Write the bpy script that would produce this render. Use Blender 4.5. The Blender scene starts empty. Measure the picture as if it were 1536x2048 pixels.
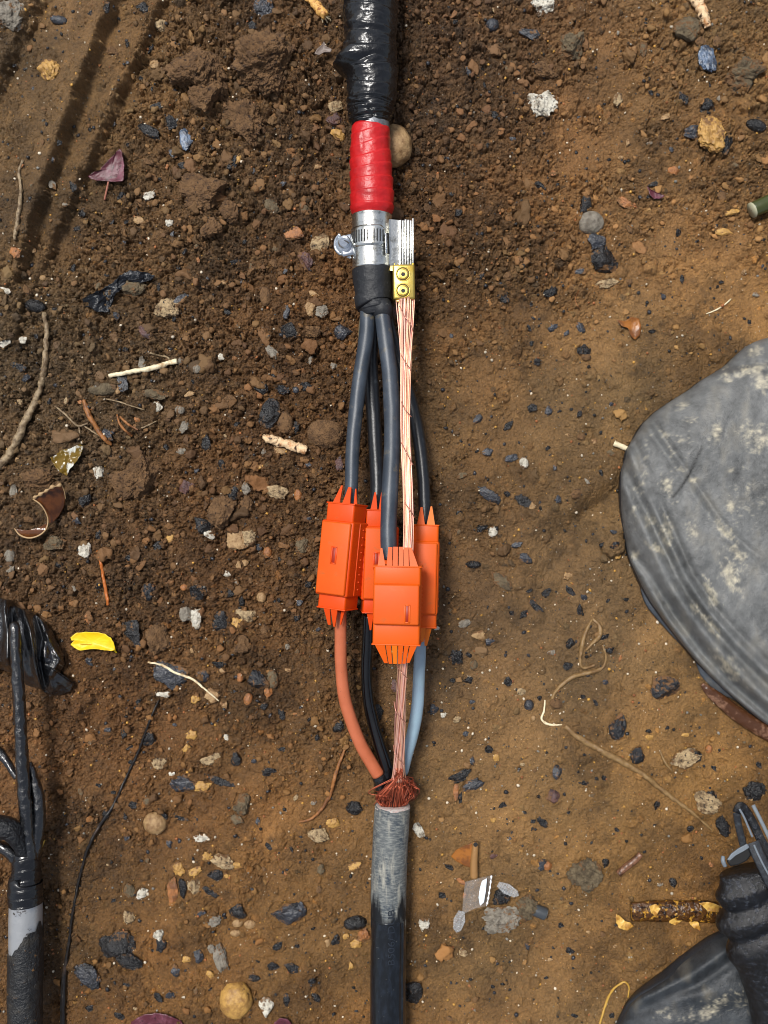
import bpy, bmesh, math, random
import numpy as np
from mathutils import Vector, Matrix
sc = bpy.context.scene
col = sc.collection
R = math.radians

# ---------------- camera, world, sun, exposure ----------------
S = 0.0004            # metres per photo pixel on the ground
H = 0.75              # camera height
cam_d = bpy.data.cameras.new('camera'); cam = bpy.data.objects.new('camera', cam_d); col.objects.link(cam)
cam.location = (0, 0, H); cam.rotation_euler = (0, 0, 0)
cam_d.sensor_fit = 'VERTICAL'; cam_d.sensor_height = 24.0; cam_d.sensor_width = 18.0
cam_d.lens = 24.0 * H / (2048 * S)
cam_d.clip_start = 0.01; cam_d.clip_end = 200
sc.camera = cam
SUN_EL = 65.0
w = bpy.data.worlds.new("World"); sc.world = w; w.use_nodes = True
nt = w.node_tree; bg = nt.nodes['Background']
sky = nt.nodes.new('ShaderNodeTexSky'); sky.sky_type = 'NISHITA'; sky.sun_disc = False
sky.sun_elevation = R(SUN_EL); sky.air_density = 1.0; sky.dust_density = 2.5; sky.ozone_density = 1.0
hs_ = nt.nodes.new('ShaderNodeHueSaturation'); hs_.inputs['Saturation'].default_value = 0.5      # thin overcast: a paler sky
nt.links.new(sky.outputs[0], hs_.inputs['Color']); nt.links.new(hs_.outputs[0], bg.inputs[0]); bg.inputs[1].default_value = 0.118
sun_d = bpy.data.lights.new('sun', 'SUN'); sun = bpy.data.objects.new('sun', sun_d); col.objects.link(sun)
sun_d.energy = 3.1; sun_d.angle = R(15); sun_d.color = (1.0, 0.97, 0.92)
SUN_FROM = (-0.35, 0.42)          # upper left of the picture
az = math.atan2(SUN_FROM[0], SUN_FROM[1])          # clockwise from +Y
sky.sun_rotation = az
d = Vector((math.sin(az) * math.cos(R(SUN_EL)), math.cos(az) * math.cos(R(SUN_EL)), math.sin(R(SUN_EL))))
sun.rotation_euler = d.to_track_quat('Z', 'Y').to_euler()
sun.location = d * 3
sc.view_settings.view_transform = 'Standard'; sc.view_settings.look = 'None'
sc.view_settings.exposure = 0.1; sc.view_settings.gamma = 1.0
sc.cycles.filter_width = 1.0; sc.cycles.max_bounces = 6; sc.cycles.transparent_max_bounces = 12

# ---------------- helpers ----------------
rng = np.random.RandomState(7)
def P(px, py, z=0.0):
    f = S * (H - z) / H
    return ((px - 768) * f, -(py - 1024) * f, z)
def Sz(z): return S * (H - z) / H
def lin(c):
    o = []
    for v in c:
        v = v / 255.0
        o.append(v / 12.92 if v <= 0.04045 else ((v + 0.055) / 1.055) ** 2.4)
    return o
def hsh(ix, iy, iz, seed):
    n = (ix.astype(np.int64) * 374761393 + iy.astype(np.int64) * 668265263 + iz.astype(np.int64) * 2147483647 + seed * 974634777) & 0xffffffff
    n = ((n ^ (n >> 13)) * 1274126177) & 0xffffffff
    n = ((n ^ (n >> 16)) * 2246822519) & 0xffffffff
    return ((n ^ (n >> 15)) & 0xffffff) / float(0xffffff)
def vn(p, s=1.0, seed=0):
    """value noise in -1..1 of points Nx3 (or Nx2)"""
    q = p * s
    if q.shape[1] == 2: q = np.hstack([q, np.zeros((len(q), 1))])
    q = q + 1000.37
    i = np.floor(q).astype(np.int64); f = q - i; f = f * f * (3 - 2 * f)
    x, y, z = i[:, 0], i[:, 1], i[:, 2]; fx, fy, fz = f[:, 0], f[:, 1], f[:, 2]
    r = 0
    for dx in (0, 1):
        for dy in (0, 1):
            for dz in (0, 1):
                wt = (fx if dx else 1 - fx) * (fy if dy else 1 - fy) * (fz if dz else 1 - fz)
                r = r + wt * hsh(x + dx, y + dy, z + dz, seed)
    return r * 2 - 1
def fbm(p, s, octv=4, seed=0, g=0.5):
    r = 0; a = 1.0; t = 0
    for k in range(octv):
        r = r + a * vn(p, s * 2 ** k, seed + k * 17); t += a; a *= g
    return r / t

# ----- materials -----
def mat(name, c, rough=0.6, metal=0.0, bump=None, var=None, spec=0.5, attr=None, rvar=None, coat=0.0, trans=0.0, sss=0.0, uv=False):
    """c: srgb 0-255; bump: list of (scale, distance); var: list of (scale, srgb2, lo, hi[, stretch]); attr: colour attribute multiplied in"""
    m = bpy.data.materials.new(name); m.use_nodes = True
    n = m.node_tree.nodes; l = m.node_tree.links; b = n['Principled BSDF']
    b.inputs['Roughness'].default_value = rough; b.inputs['Metallic'].default_value = metal
    b.inputs['Specular IOR Level'].default_value = spec; b.inputs['Coat Weight'].default_value = coat
    b.inputs['Coat Roughness'].default_value = 0.12
    if trans: b.inputs['Transmission Weight'].default_value = trans
    if sss:
        b.inputs['Subsurface Weight'].default_value = sss; b.inputs['Subsurface Scale'].default_value = 0.004
    tc = n.new('ShaderNodeTexCoord'); co = tc.outputs['UV' if uv else 'Object']
    rgb = n.new('ShaderNodeRGB'); rgb.outputs[0].default_value = (*lin(c), 1); cur = rgb.outputs[0]
    def noise(scale, detail=4, stretch=None, rough_=0.6):
        t = n.new('ShaderNodeTexNoise'); t.inputs['Scale'].default_value = scale; t.inputs['Detail'].default_value = detail
        t.inputs['Roughness'].default_value = rough_
        if stretch:
            mp = n.new('ShaderNodeMapping'); mp.inputs['Scale'].default_value = stretch
            l.new(co, mp.inputs['Vector']); l.new(mp.outputs[0], t.inputs['Vector'])
        else: l.new(co, t.inputs['Vector'])
        return t.outputs['Fac']
    for v in (var or []):
        f = noise(v[0], 5, v[4] if len(v) > 4 else None)
        mr = n.new('ShaderNodeMapRange'); mr.inputs['From Min'].default_value = v[2]; mr.inputs['From Max'].default_value = v[3]
        l.new(f, mr.inputs['Value'])
        mx = n.new('ShaderNodeMix'); mx.data_type = 'RGBA'
        l.new(mr.outputs[0], mx.inputs['Factor']); l.new(cur, mx.inputs['A']); mx.inputs['B'].default_value = (*lin(v[1]), 1)
        cur = mx.outputs['Result']
    if attr:
        at = n.new('ShaderNodeAttribute'); at.attribute_name = attr
        mx = n.new('ShaderNodeMix'); mx.data_type = 'RGBA'; mx.blend_type = 'MULTIPLY'; mx.inputs['Factor'].default_value = 1
        l.new(cur, mx.inputs['A']); l.new(at.outputs['Color'], mx.inputs['B']); cur = mx.outputs['Result']
    l.new(cur, b.inputs['Base Color'])
    if rvar:
        f = noise(rvar[0], 3)
        mr = n.new('ShaderNodeMapRange'); mr.inputs['From Min'].default_value = 0.35; mr.inputs['From Max'].default_value = 0.65
        mr.inputs['To Min'].default_value = rvar[1]; mr.inputs['To Max'].default_value = rvar[2]
        l.new(f, mr.inputs['Value']); l.new(mr.outputs[0], b.inputs['Roughness'])
    prev = None
    for bp in (bump or []):
        f = noise(bp[0], 4, bp[2] if len(bp) > 2 else None)
        bn = n.new('ShaderNodeBump'); bn.inputs['Strength'].default_value = 1.0; bn.inputs['Distance'].default_value = bp[1]
        l.new(f, bn.inputs['Height'])
        if prev is not None: l.new(prev, bn.inputs['Normal'])
        prev = bn.outputs[0]
    if prev is not None: l.new(prev, b.inputs['Normal'])
    m['_cur'] = 0
    return m

# ----- meshes -----
def npmesh(name, V, quads=None, tris=None, m=None, parent=None, smooth=True, cols=None, uv=None, origin='base', mats=None, fmat=None):
    V = np.asarray(V, dtype=np.float64)
    if origin is None: o = np.zeros(3)
    elif isinstance(origin, str):
        if origin == 'base':
            c = (V.min(0) + V.max(0)) / 2; o = np.array([c[0], c[1], V[:, 2].min()])
        else: o = np.zeros(3)
    else: o = np.array(origin, dtype=float)
    me = bpy.data.meshes.new(name)
    nq = 0 if quads is None else len(quads); nt_ = 0 if tris is None else len(tris)
    loops = []; starts = []; tot = []
    if nq: loops.append(np.asarray(quads, dtype=np.int32).ravel()); starts.append(np.arange(nq) * 4); tot.append(np.full(nq, 4))
    if nt_: loops.append(np.asarray(tris, dtype=np.int32).ravel()); starts.append(nq * 4 + np.arange(nt_) * 3); tot.append(np.full(nt_, 3))
    loops = np.concatenate(loops); starts = np.concatenate(starts).astype(np.int32); tot = np.concatenate(tot).astype(np.int32)
    me.vertices.add(len(V)); me.vertices.foreach_set('co', (V - o).astype(np.float32).ravel())
    me.loops.add(len(loops)); me.loops.foreach_set('vertex_index', loops)
    me.polygons.add(len(starts)); me.polygons.foreach_set('loop_start', starts); me.polygons.foreach_set('loop_total', tot)
    me.update(calc_edges=True)
    me.polygons.foreach_set('use_smooth', np.full(len(starts), bool(smooth)))
    if fmat is not None: me.polygons.foreach_set('material_index', np.asarray(fmat, dtype=np.int32))
    if cols is not None:
        ca = me.color_attributes.new('Col', 'FLOAT_COLOR', 'POINT')
        c4 = np.ones((len(V), 4), dtype=np.float32); c4[:, :3] = cols; ca.data.foreach_set('color', c4.ravel())
    if uv is not None:
        ul = me.uv_layers.new(name='UVMap'); ul.data.foreach_set('uv', np.asarray(uv, dtype=np.float32)[loops].ravel())
    for mm in (mats or ([m] if m else [])): me.materials.append(mm)
    me.validate(clean_customdata=False)
    ob = bpy.data.objects.new(name, me); col.objects.link(ob)
    if parent is not None:
        ob.parent = parent
        base = np.array(WLOC.get(parent.name, (0, 0, 0)))
        ob.location = tuple(o - base)
    else: ob.location = tuple(o)
    WLOC[ob.name] = tuple(o)
    return ob
WLOC = {}
def empty(name, loc):
    o = bpy.data.objects.new(name, None); o.empty_display_size = 0.02; col.objects.link(o); o.location = loc
    WLOC[o.name] = tuple(loc); return o
def tag(o, label, cat, group=None, kind=None):
    if label: o['label'] = label
    if cat: o['category'] = cat
    if group: o['group'] = group
    if kind: o['kind'] = kind
    return o

def catmull(pts, n):
    p = np.asarray(pts, dtype=float)
    if len(p) == 2: 
        t = np.linspace(0, 1, n)[:, None]; return p[0] * (1 - t) + p[1] * t
    q = np.vstack([2 * p[0] - p[1], p, 2 * p[-1] - p[-2]])
    L = np.r_[0, np.cumsum(np.linalg.norm(np.diff(p[:, :2], axis=0), axis=1) + 1e-9)]
    u = np.linspace(0, L[-1], n); k = np.clip(np.searchsorted(L, u, side='right') - 1, 0, len(p) - 2)
    t = ((u - L[k]) / (L[k + 1] - L[k]))[:, None]
    a, b, c, d_ = q[k], q[k + 1], q[k + 2], q[k + 3]
    return 0.5 * (2 * b + (c - a) * t + (2 * a - 5 * b + 4 * c - d_) * t ** 2 + (3 * b - 3 * c + d_ - a) * t ** 3)

def tube_arr(C, r, seg=12, caps=True, disp=None, sq=1.0, off=0):
    """C Nx3 world points, r scalar/array; disp(U,TH,N rows)->metres; returns V,quads,tris,uv"""
    C = np.asarray(C, float); N = len(C); r = np.broadcast_to(np.asarray(r, float), (N,))
    T = np.gradient(C, axis=0); T /= np.linalg.norm(T, axis=1)[:, None] + 1e-12
    side = np.zeros((N, 3))
    s0 = np.cross([0, 0, 1.0], T[0])
    if np.linalg.norm(s0) < 0.05: s0 = np.array([1.0, 0, 0])
    s0 /= np.linalg.norm(s0); side[0] = s0
    for i in range(1, N):
        s = side[i - 1] - T[i] * np.dot(side[i - 1], T[i]); side[i] = s / (np.linalg.norm(s) + 1e-12)
    up = np.cross(T, side)
    th = np.linspace(0, 2 * np.pi, seg, endpoint=False)
    Ls = np.r_[0, np.cumsum(np.linalg.norm(np.diff(C, axis=0), axis=1))]
    U, TH = np.meshgrid(Ls, th, indexing='ij')
    rr = r[:, None] + (disp(U, TH) if disp else 0)
    V = C[:, None, :] + side[:, None, :] * (np.cos(TH) * rr)[..., None] + up[:, None, :] * (np.sin(TH) * rr * sq)[..., None]
    V = V.reshape(-1, 3)
    i = np.arange(N - 1)[:, None] * seg; j = np.arange(seg)[None, :]; j2 = (j + 1) % seg
    q = np.stack([i + j, i + seg + j, i + seg + j2, i + j2], -1).reshape(-1, 4)
    uv = np.stack([U, TH * np.mean(r)], -1).reshape(-1, 2)
    tris = np.zeros((0, 3), int)
    if caps:
        V = np.vstack([V, C[0], C[-1]]); a = len(V) - 2; b = a + 1
        jj = np.arange(seg); j3 = (jj + 1) % seg; e = (N - 1) * seg
        tris = np.vstack([np.stack([np.full(seg, a), jj, j3], -1), np.stack([np.full(seg, b), e + j3, e + jj], -1)])
        uv = np.vstack([uv, uv[0], uv[-1]])
    return V, q + off, tris + off, uv
def px_path(pts, n):
    """pts (px,py,z,rpx) -> centre Nx3 and radius N (m)"""
    a = catmull(pts, n)
    f = S * (H - a[:, 2]) / H
    C = np.stack([(a[:, 0] - 768) * f, -(a[:, 1] - 1024) * f, a[:, 2]], -1)
    return C, a[:, 3] * f
def tube(name, pts, m, parent=None, n=60, seg=24, disp=None, sq=1.0, smooth=True, label=None):
    C, r = px_path(pts, n)
    V, q, t, uv = tube_arr(C, r, seg, True, disp, sq)
    o = npmesh(name, V, q, t, m, parent, smooth, uv=uv)
    if label: o['label'] = label
    return o
class Acc:
    def __init__(s): s.V = []; s.q = []; s.t = []; s.c = []; s.uv = []; s.n = 0
    def add(s, V, q=None, t=None, c=None, uv=None):
        V = np.asarray(V, float); s.V.append(V)
        if q is not None and len(q): s.q.append(np.asarray(q) + s.n)
        if t is not None and len(t): s.t.append(np.asarray(t) + s.n)
        s.c.append(np.broadcast_to(np.asarray(c if c is not None else (1, 1, 1), float), (len(V), 3)))
        s.uv.append(uv if uv is not None else V[:, :2])
        s.n += len(V)
    def build(s, name, m, parent=None, smooth=True, origin='base'):
        return npmesh(name, np.vstack(s.V), np.vstack(s.q) if s.q else None, np.vstack(s.t) if s.t else None, m, parent, smooth,
                      cols=np.vstack(s.c), uv=np.vstack(s.uv), origin=origin)
_ico = {}
def ico(sub):
    if sub not in _ico:
        b = bmesh.new(); bmesh.ops.create_icosphere(b, subdivisions=sub, radius=1.0)
        V = np.array([v.co[:] for v in b.verts]); F = np.array([[v.index for v in f.verts] for f in b.faces]); b.free(); _ico[sub] = (V, F)
    return _ico[sub]
def rbox(w, h, d, bev=0.1, seg=2):
    """rounded box centred at 0 -> V, quads, tris (bmesh)"""
    b = bmesh.new(); bmesh.ops.create_cube(b, size=1.0)
    for v in b.verts: v.co.x *= w; v.co.y *= h; v.co.z *= d
    bmesh.ops.bevel(b, geom=list(b.edges), offset=bev, segments=seg, profile=0.5, affect='EDGES')
    V = np.array([v.co[:] for v in b.verts]); q = [[v.index for v in f.verts] for f in b.faces if len(f.verts) == 4]
    t = []
    for f in b.faces:
        if len(f.verts) != 4:
            ids = [v.index for v in f.verts]
            for k in range(1, len(ids) - 1): t.append([ids[0], ids[k], ids[k + 1]])
    b.free(); return V, np.array(q), np.array(t) if t else None
# ---------------- the ground: one sheet, real relief ----------------
def rbf(px, py, pts, sig=135.0):
    num = 0; den = 1e-9
    for p in pts:
        wgt = np.exp(-((px - p[0]) ** 2 + (py - p[1]) ** 2) / (2 * sig * sig)) + 1e-7
        v = np.asarray(p[2], float); num = num + (wgt[..., None] * v if v.ndim else wgt * v); den = den + wgt
    return num / (den[..., None] if np.ndim(pts[0][2]) else den)
CR = [(300,600,1),(500,800,1),(400,1100,.95),(250,1450,.7),(450,1500,.5),(620,1700,.28),(400,1850,.42),(150,1000,.9),(130,200,.4),(60,350,.6),
      (600,200,.95),(900,200,.9),(950,480,.95),(1000,100,.95),(1230,280,.12),(1300,450,.7),(1450,620,.22),(1400,100,.7),(900,800,.6),(1110,750,.12),
      (1230,640,.1),(1000,950,.3),(1150,1100,.02),(900,1150,.5),(1000,1300,.12),(1200,1400,.1),(1350,1600,.22),(1000,1600,.12),(900,1900,.05),
      (1150,1900,.05),(600,1400,.5),(600,1150,.8),(1300,900,.1),(650,2000,.25),(100,1500,.6),(200,1900,.35),(350,350,.9),(1500,300,.6),(-50,800,1),
      (1600,1600,.2),(800,-50,.9),(800,2100,.1),(200,2100,.3),(1100,500,.8),(1150,180,.6),(330,1650,.35),(150,1700,.5)]
CO = [(300,600,(92,62,34)),(200,750,(84,67,46)),(500,800,(96,62,30)),(400,1100,(92,60,30)),(250,1450,(106,68,34)),(450,1500,(106,71,34)),
      (620,1700,(114,79,40)),(400,1850,(110,74,34)),(150,1000,(94,66,40)),(130,200,(104,75,40)),(60,350,(96,72,44)),(600,200,(92,64,36)),(900,200,(90,60,34)),
      (950,480,(98,63,30)),(1000,100,(88,60,36)),(1230,280,(132,94,52)),(1300,450,(116,80,46)),(1450,620,(136,96,50)),(1400,100,(116,84,48)),
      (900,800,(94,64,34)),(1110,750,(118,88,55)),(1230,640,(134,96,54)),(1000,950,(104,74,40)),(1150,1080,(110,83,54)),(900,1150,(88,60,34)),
      (1000,1300,(108,80,50)),(1200,1400,(122,90,54)),(1350,1600,(128,88,40)),(1000,1600,(118,86,50)),(900,1900,(118,84,46)),(1150,1900,(112,82,48)),
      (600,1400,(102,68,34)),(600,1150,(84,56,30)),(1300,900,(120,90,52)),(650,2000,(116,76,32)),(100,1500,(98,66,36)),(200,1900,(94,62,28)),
      (1500,300,(120,84,46)),(1150,180,(104,72,42)),(100,60,(110,80,50)),(200,330,(104,72,40)),(1320,1780,(124,84,38))]
GX0, GX1, GY0, GY1, GD = -0.37, 0.37, -0.47, 0.47, 0.00056
gx = np.arange(GX0, GX1, GD); gy = np.arange(GY0, GY1, GD); NX, NY = len(gx), len(gy)
Xg, Yg = np.meshgrid(gx, gy)
PXg = Xg / S + 768; PYg = 1024 - Yg / S
def coarse(fn, k=16):
    xs = np.linspace(0, NX - 1, NX // k); ys = np.linspace(0, NY - 1, NY // k)
    px = gx[0] / S + 768 + xs * GD / S; py = 1024 - (gy[0] + ys * GD) / S
    a, b = np.meshgrid(px, py); c = fn(a, b); c = c if c.ndim == 3 else c[..., None]
    fx = np.arange(NX) / (NX - 1) * (len(xs) - 1); fy = np.arange(NY) / (NY - 1) * (len(ys) - 1)
    ix = np.minimum(fx.astype(int), len(xs) - 2); iy = np.minimum(fy.astype(int), len(ys) - 2)
    tx = (fx - ix)[None, :, None]; ty = (fy - iy)[:, None, None]
    r = (c[iy][:, ix] * (1 - tx) + c[iy][:, ix + 1] * tx) * (1 - ty) + (c[iy + 1][:, ix] * (1 - tx) + c[iy + 1][:, ix + 1] * tx) * ty
    return r[..., 0] if r.shape[2] == 1 else r
flat2 = np.stack([Xg.ravel(), Yg.ravel()], -1)
def gn(s, o, seed): return fbm(flat2, s, o, seed).reshape(NY, NX)
crumb = np.clip(coarse(lambda a, b: rbf(a, b, CR)), 0, 1)
edge = gn(60, 3, 5); mott = gn(22, 3, 9); fine = gn(330, 3, 21); n150 = gn(140, 3, 33)
crumb = np.clip(crumb + 0.45 * edge + 0.1 * mott, 0, 1)
base = 0.006 + 0.004 * gn(7, 2, 3) + 0.0040 * mott + 0.0030 * edge
smr = fbm(flat2 @ np.array([[.77, .64], [-.64, .77]]) * np.array([1, .3]), 60, 3, 91).reshape(NY, NX)
base += .0022 * smr * (1 - crumb)
def segd(x0, y0, x1, y1, X=None, Y=None):
    X = PXg if X is None else X; Y = PYg if Y is None else Y
    dx, dy = x1 - x0, y1 - y0; L = math.hypot(dx, dy)
    t = ((X - x0) * dx + (Y - y0) * dy) / L; s = ((X - x0) * dy - (Y - y0) * dx) / L      # s>0 : to the left/above of a line drawn downward
    return s, t, L
def sstep(x, a, b):
    t = np.clip((x - a) / (b - a), 0, 1); return t * t * (3 - 2 * t)
# tyre-like steps cut in the bank, top left
wob = 10 * edge + 6 * n150
crumb = crumb * (1 - .6 * np.exp(-((PXg - 120 + (PYg - 250) * .35) / 120) ** 2) * (1 - sstep(PYg, 450, 640)))
for (x0, y0, x1, y1, hh, wd) in ((262,-40,20,640,.0095,7),(330,20,70,600,.0065,6),(125,-40,-40,300,.007,9)):
    s, t, L = segd(x0, y0, x1, y1)
    fade = sstep(t, -120, 60) * (1 - sstep(t, L * 0.72, L * 1.08))
    base += hh * fade * sstep(-s + wob, -wd, wd) * (1 - 0.8 * sstep(-s, 40, 230))
    base -= 0.0035 * fade * np.exp(-((-s + wob + wd * 1.5) / 10.0) ** 2)
    base += 0.0025 * fade * np.exp(-((-s + wob - wd * 1.6) / 12.0) ** 2)
# furrows and hollows of the smooth mud on the right
def hollow(px, py, rx, ry, ang, depth):
    c, s_ = math.cos(R(ang)), math.sin(R(ang)); dx = PXg - px; dy = PYg - py
    u = (dx * c + dy * s_) / rx; v = (-dx * s_ + dy * c) / ry
    return (1.8 if px > 1040 else 1.3) * depth * np.exp(-(u * u + v * v))
for a in ((1160,1040,95,26,-38,-.006),(1120,1120,110,20,-50,-.004),(1190,960,70,30,-35,.003),(1225,1075,60,18,-60,.004),(1120,1180,60,14,-60,-.003),
          (1215,240,60,70,20,-.006),(1260,360,80,60,30,-.004),(1500,260,90,40,15,.006),(1500,170,60,50,0,.006),(1470,235,90,12,10,-.004),
          (1420,75,50,40,0,.004),(1500,500,60,40,20,.004),(1060,1900,180,130,0,-.004),(930,1320,120,60,0,-.002),(1100,760,120,200,20,-.004),
          (560,150,110,90,30,.010),(415,215,60,60,0,.007),(500,330,90,50,40,.004),(150,200,60,150,20,.003),(650,250,60,120,0,-.006),
          (400,440,110,60,0,.004),(60,760,60,90,0,-.004),(40,860,60,60,0,-.003),(300,1260,40,90,-20,-.003),(180,1440,14,70,15,-.004),(165,1400,12,70,20,.003),
          (640,1450,140,60,0,.002),(1040,690,55,55,0,.0025),(880,830,40,35,0,.003),(870,600,60,40,0,.002)):
    base += hollow(*a)
base += 0.0013 * n150 * (0.55 + crumb) + 0.00085 * fine * (0.7 + crumb)
ck1 = np.exp(-(np.abs(gn(95, 3, 61)) / .055) ** 1.5); ck2 = np.exp(-(np.abs(gn(210, 3, 62)) / .07) ** 1.5); ck3 = np.exp(-(np.abs(gn(420, 2, 63)) / .09) ** 1.5)
cw = sstep(crumb, .2, .85)
base -= cw * (0.0030 * ck1 + 0.0020 * ck2 + .0010 * ck3) + (1 - cw) * .0009 * ck3 * sstep(mott, -.2, .3) + (1 - cw) * .0014 * ck1 * sstep(edge, .0, .3)
# smears drawn out in the smooth mud
Hf = base.copy(); tint = np.ones((NY, NX, 3)); own = np.zeros((NY, NX), np.float32)
warp1 = gn(420, 2, 51) * 0.9; warp2 = gn(420, 2, 52) * 0.9; warp3 = gn(150, 3, 53); warp4 = gn(150, 3, 54)
def lump(cx, cy, r, k, tc, sink=0.45, el=1.0, an=0.0):
    i0 = int((cx - GX0) / GD); j0 = int((cy - GY0) / GD); m = int(r * 1.5 / GD) + 1
    a0, a1, b0, b1 = max(i0 - m, 0), min(i0 + m + 1, NX), max(j0 - m, 0), min(j0 + m + 1, NY)
    if a1 - a0 < 2 or b1 - b0 < 2 or not (0 <= i0 < NX and 0 <= j0 < NY): return
    sl = (slice(b0, b1), slice(a0, a1))
    wa, wb = (warp1, warp2) if r < .0036 else (warp3, warp4)
    dx = (Xg[sl] - cx) + wa[sl] * r * 0.5 + warp1[sl] * .0005; dy = (Yg[sl] - cy) + wb[sl] * r * 0.5 + warp2[sl] * .0005
    c, s_ = math.cos(an), math.sin(an); u = (dx * c + dy * s_) / el; v = (-dx * s_ + dy * c) * el
    q = (np.abs(u) ** 2.5 + np.abs(v) ** 2.5) ** (1 / 2.5) / r
    top = Hf[j0, i0] * 0.45 + base[j0, i0] * 0.55
    z = top - sink * r * k + np.sqrt(np.clip(1 - q * q, 0, 1)) * r * k * (1 + 0.25 * warp2[sl])
    msk = (q < 1) & (z > Hf[sl])
    Hf[sl][msk] = z[msk]; tint[sl][msk] = tc; own[sl][msk] = r
def place(n, r0, r1, pw, dens, k, seed, sink=.45):
    rg = np.random.RandomState(seed); cnt = 0
    X = rg.uniform(GX0, GX1, n); Y = rg.uniform(GY0, GY1, n); rr = r0 * (r1 / r0) ** (rg.rand(n) ** pw)
    od = np.argsort(-rr); pr = rg.rand(n)
    for i in od:
        ii = min(int((X[i] - GX0) / GD), NX - 1); jj = min(int((Y[i] - GY0) / GD), NY - 1)
        c = crumb[jj, ii]
        if pr[i] > dens(c): continue
        b = rg.uniform(0.68, 1.35) if rr[i] < .004 else rg.uniform(.85, 1.15); hue = rg.normal(0, .05) if rr[i] < .004 else 0; tc = np.array([b * (1 + hue), b, b * (1 - hue)])
        q = rg.rand() + (rr[i] > .004)
        if q < 0.03: tc = np.array([.5, .62, .95]) * rg.uniform(.5, 1.1)
        elif q < 0.055: tc = np.array([1.9, 2.1, 2.3]) * rg.uniform(.6, 1)
        elif q < 0.075: tc = np.array([2.0, 1.75, 1.2])
        lump(X[i], Y[i], rr[i], k * rg.uniform(.6, 1.3), tc, sink, rg.uniform(.8, 1.25), rg.uniform(0, 3.14))
place(1500, .005, .013, 1.6, lambda c: .04 + sstep(c, .5, 1.0) * .8, .55, 1, .3)
place(9000, .0022, .0055, 1.5, lambda c: .05 + .95 * sstep(c, .35, .95), .95, 2, .35)
place(34000, .0011, .0026, 1.0, lambda c: .07 + .93 * sstep(c, .18, .8), 1.15, 3, .35)
place(24000, .0007, .0012, 1.0, lambda c: .10 + .5 * sstep(c, .05, .5), 1.1, 4)
Hf += 0.00030 * fine + 0.00030 * warp1 + .00016 * gn(1100, 2, 64)
Hf -= cw * (.0022 * ck2 + .0018 * ck3)
pit = gn(260, 2, 95); Hf -= .0016 * sstep(pit, .52, .72) * (1 - .5 * cw)
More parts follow.
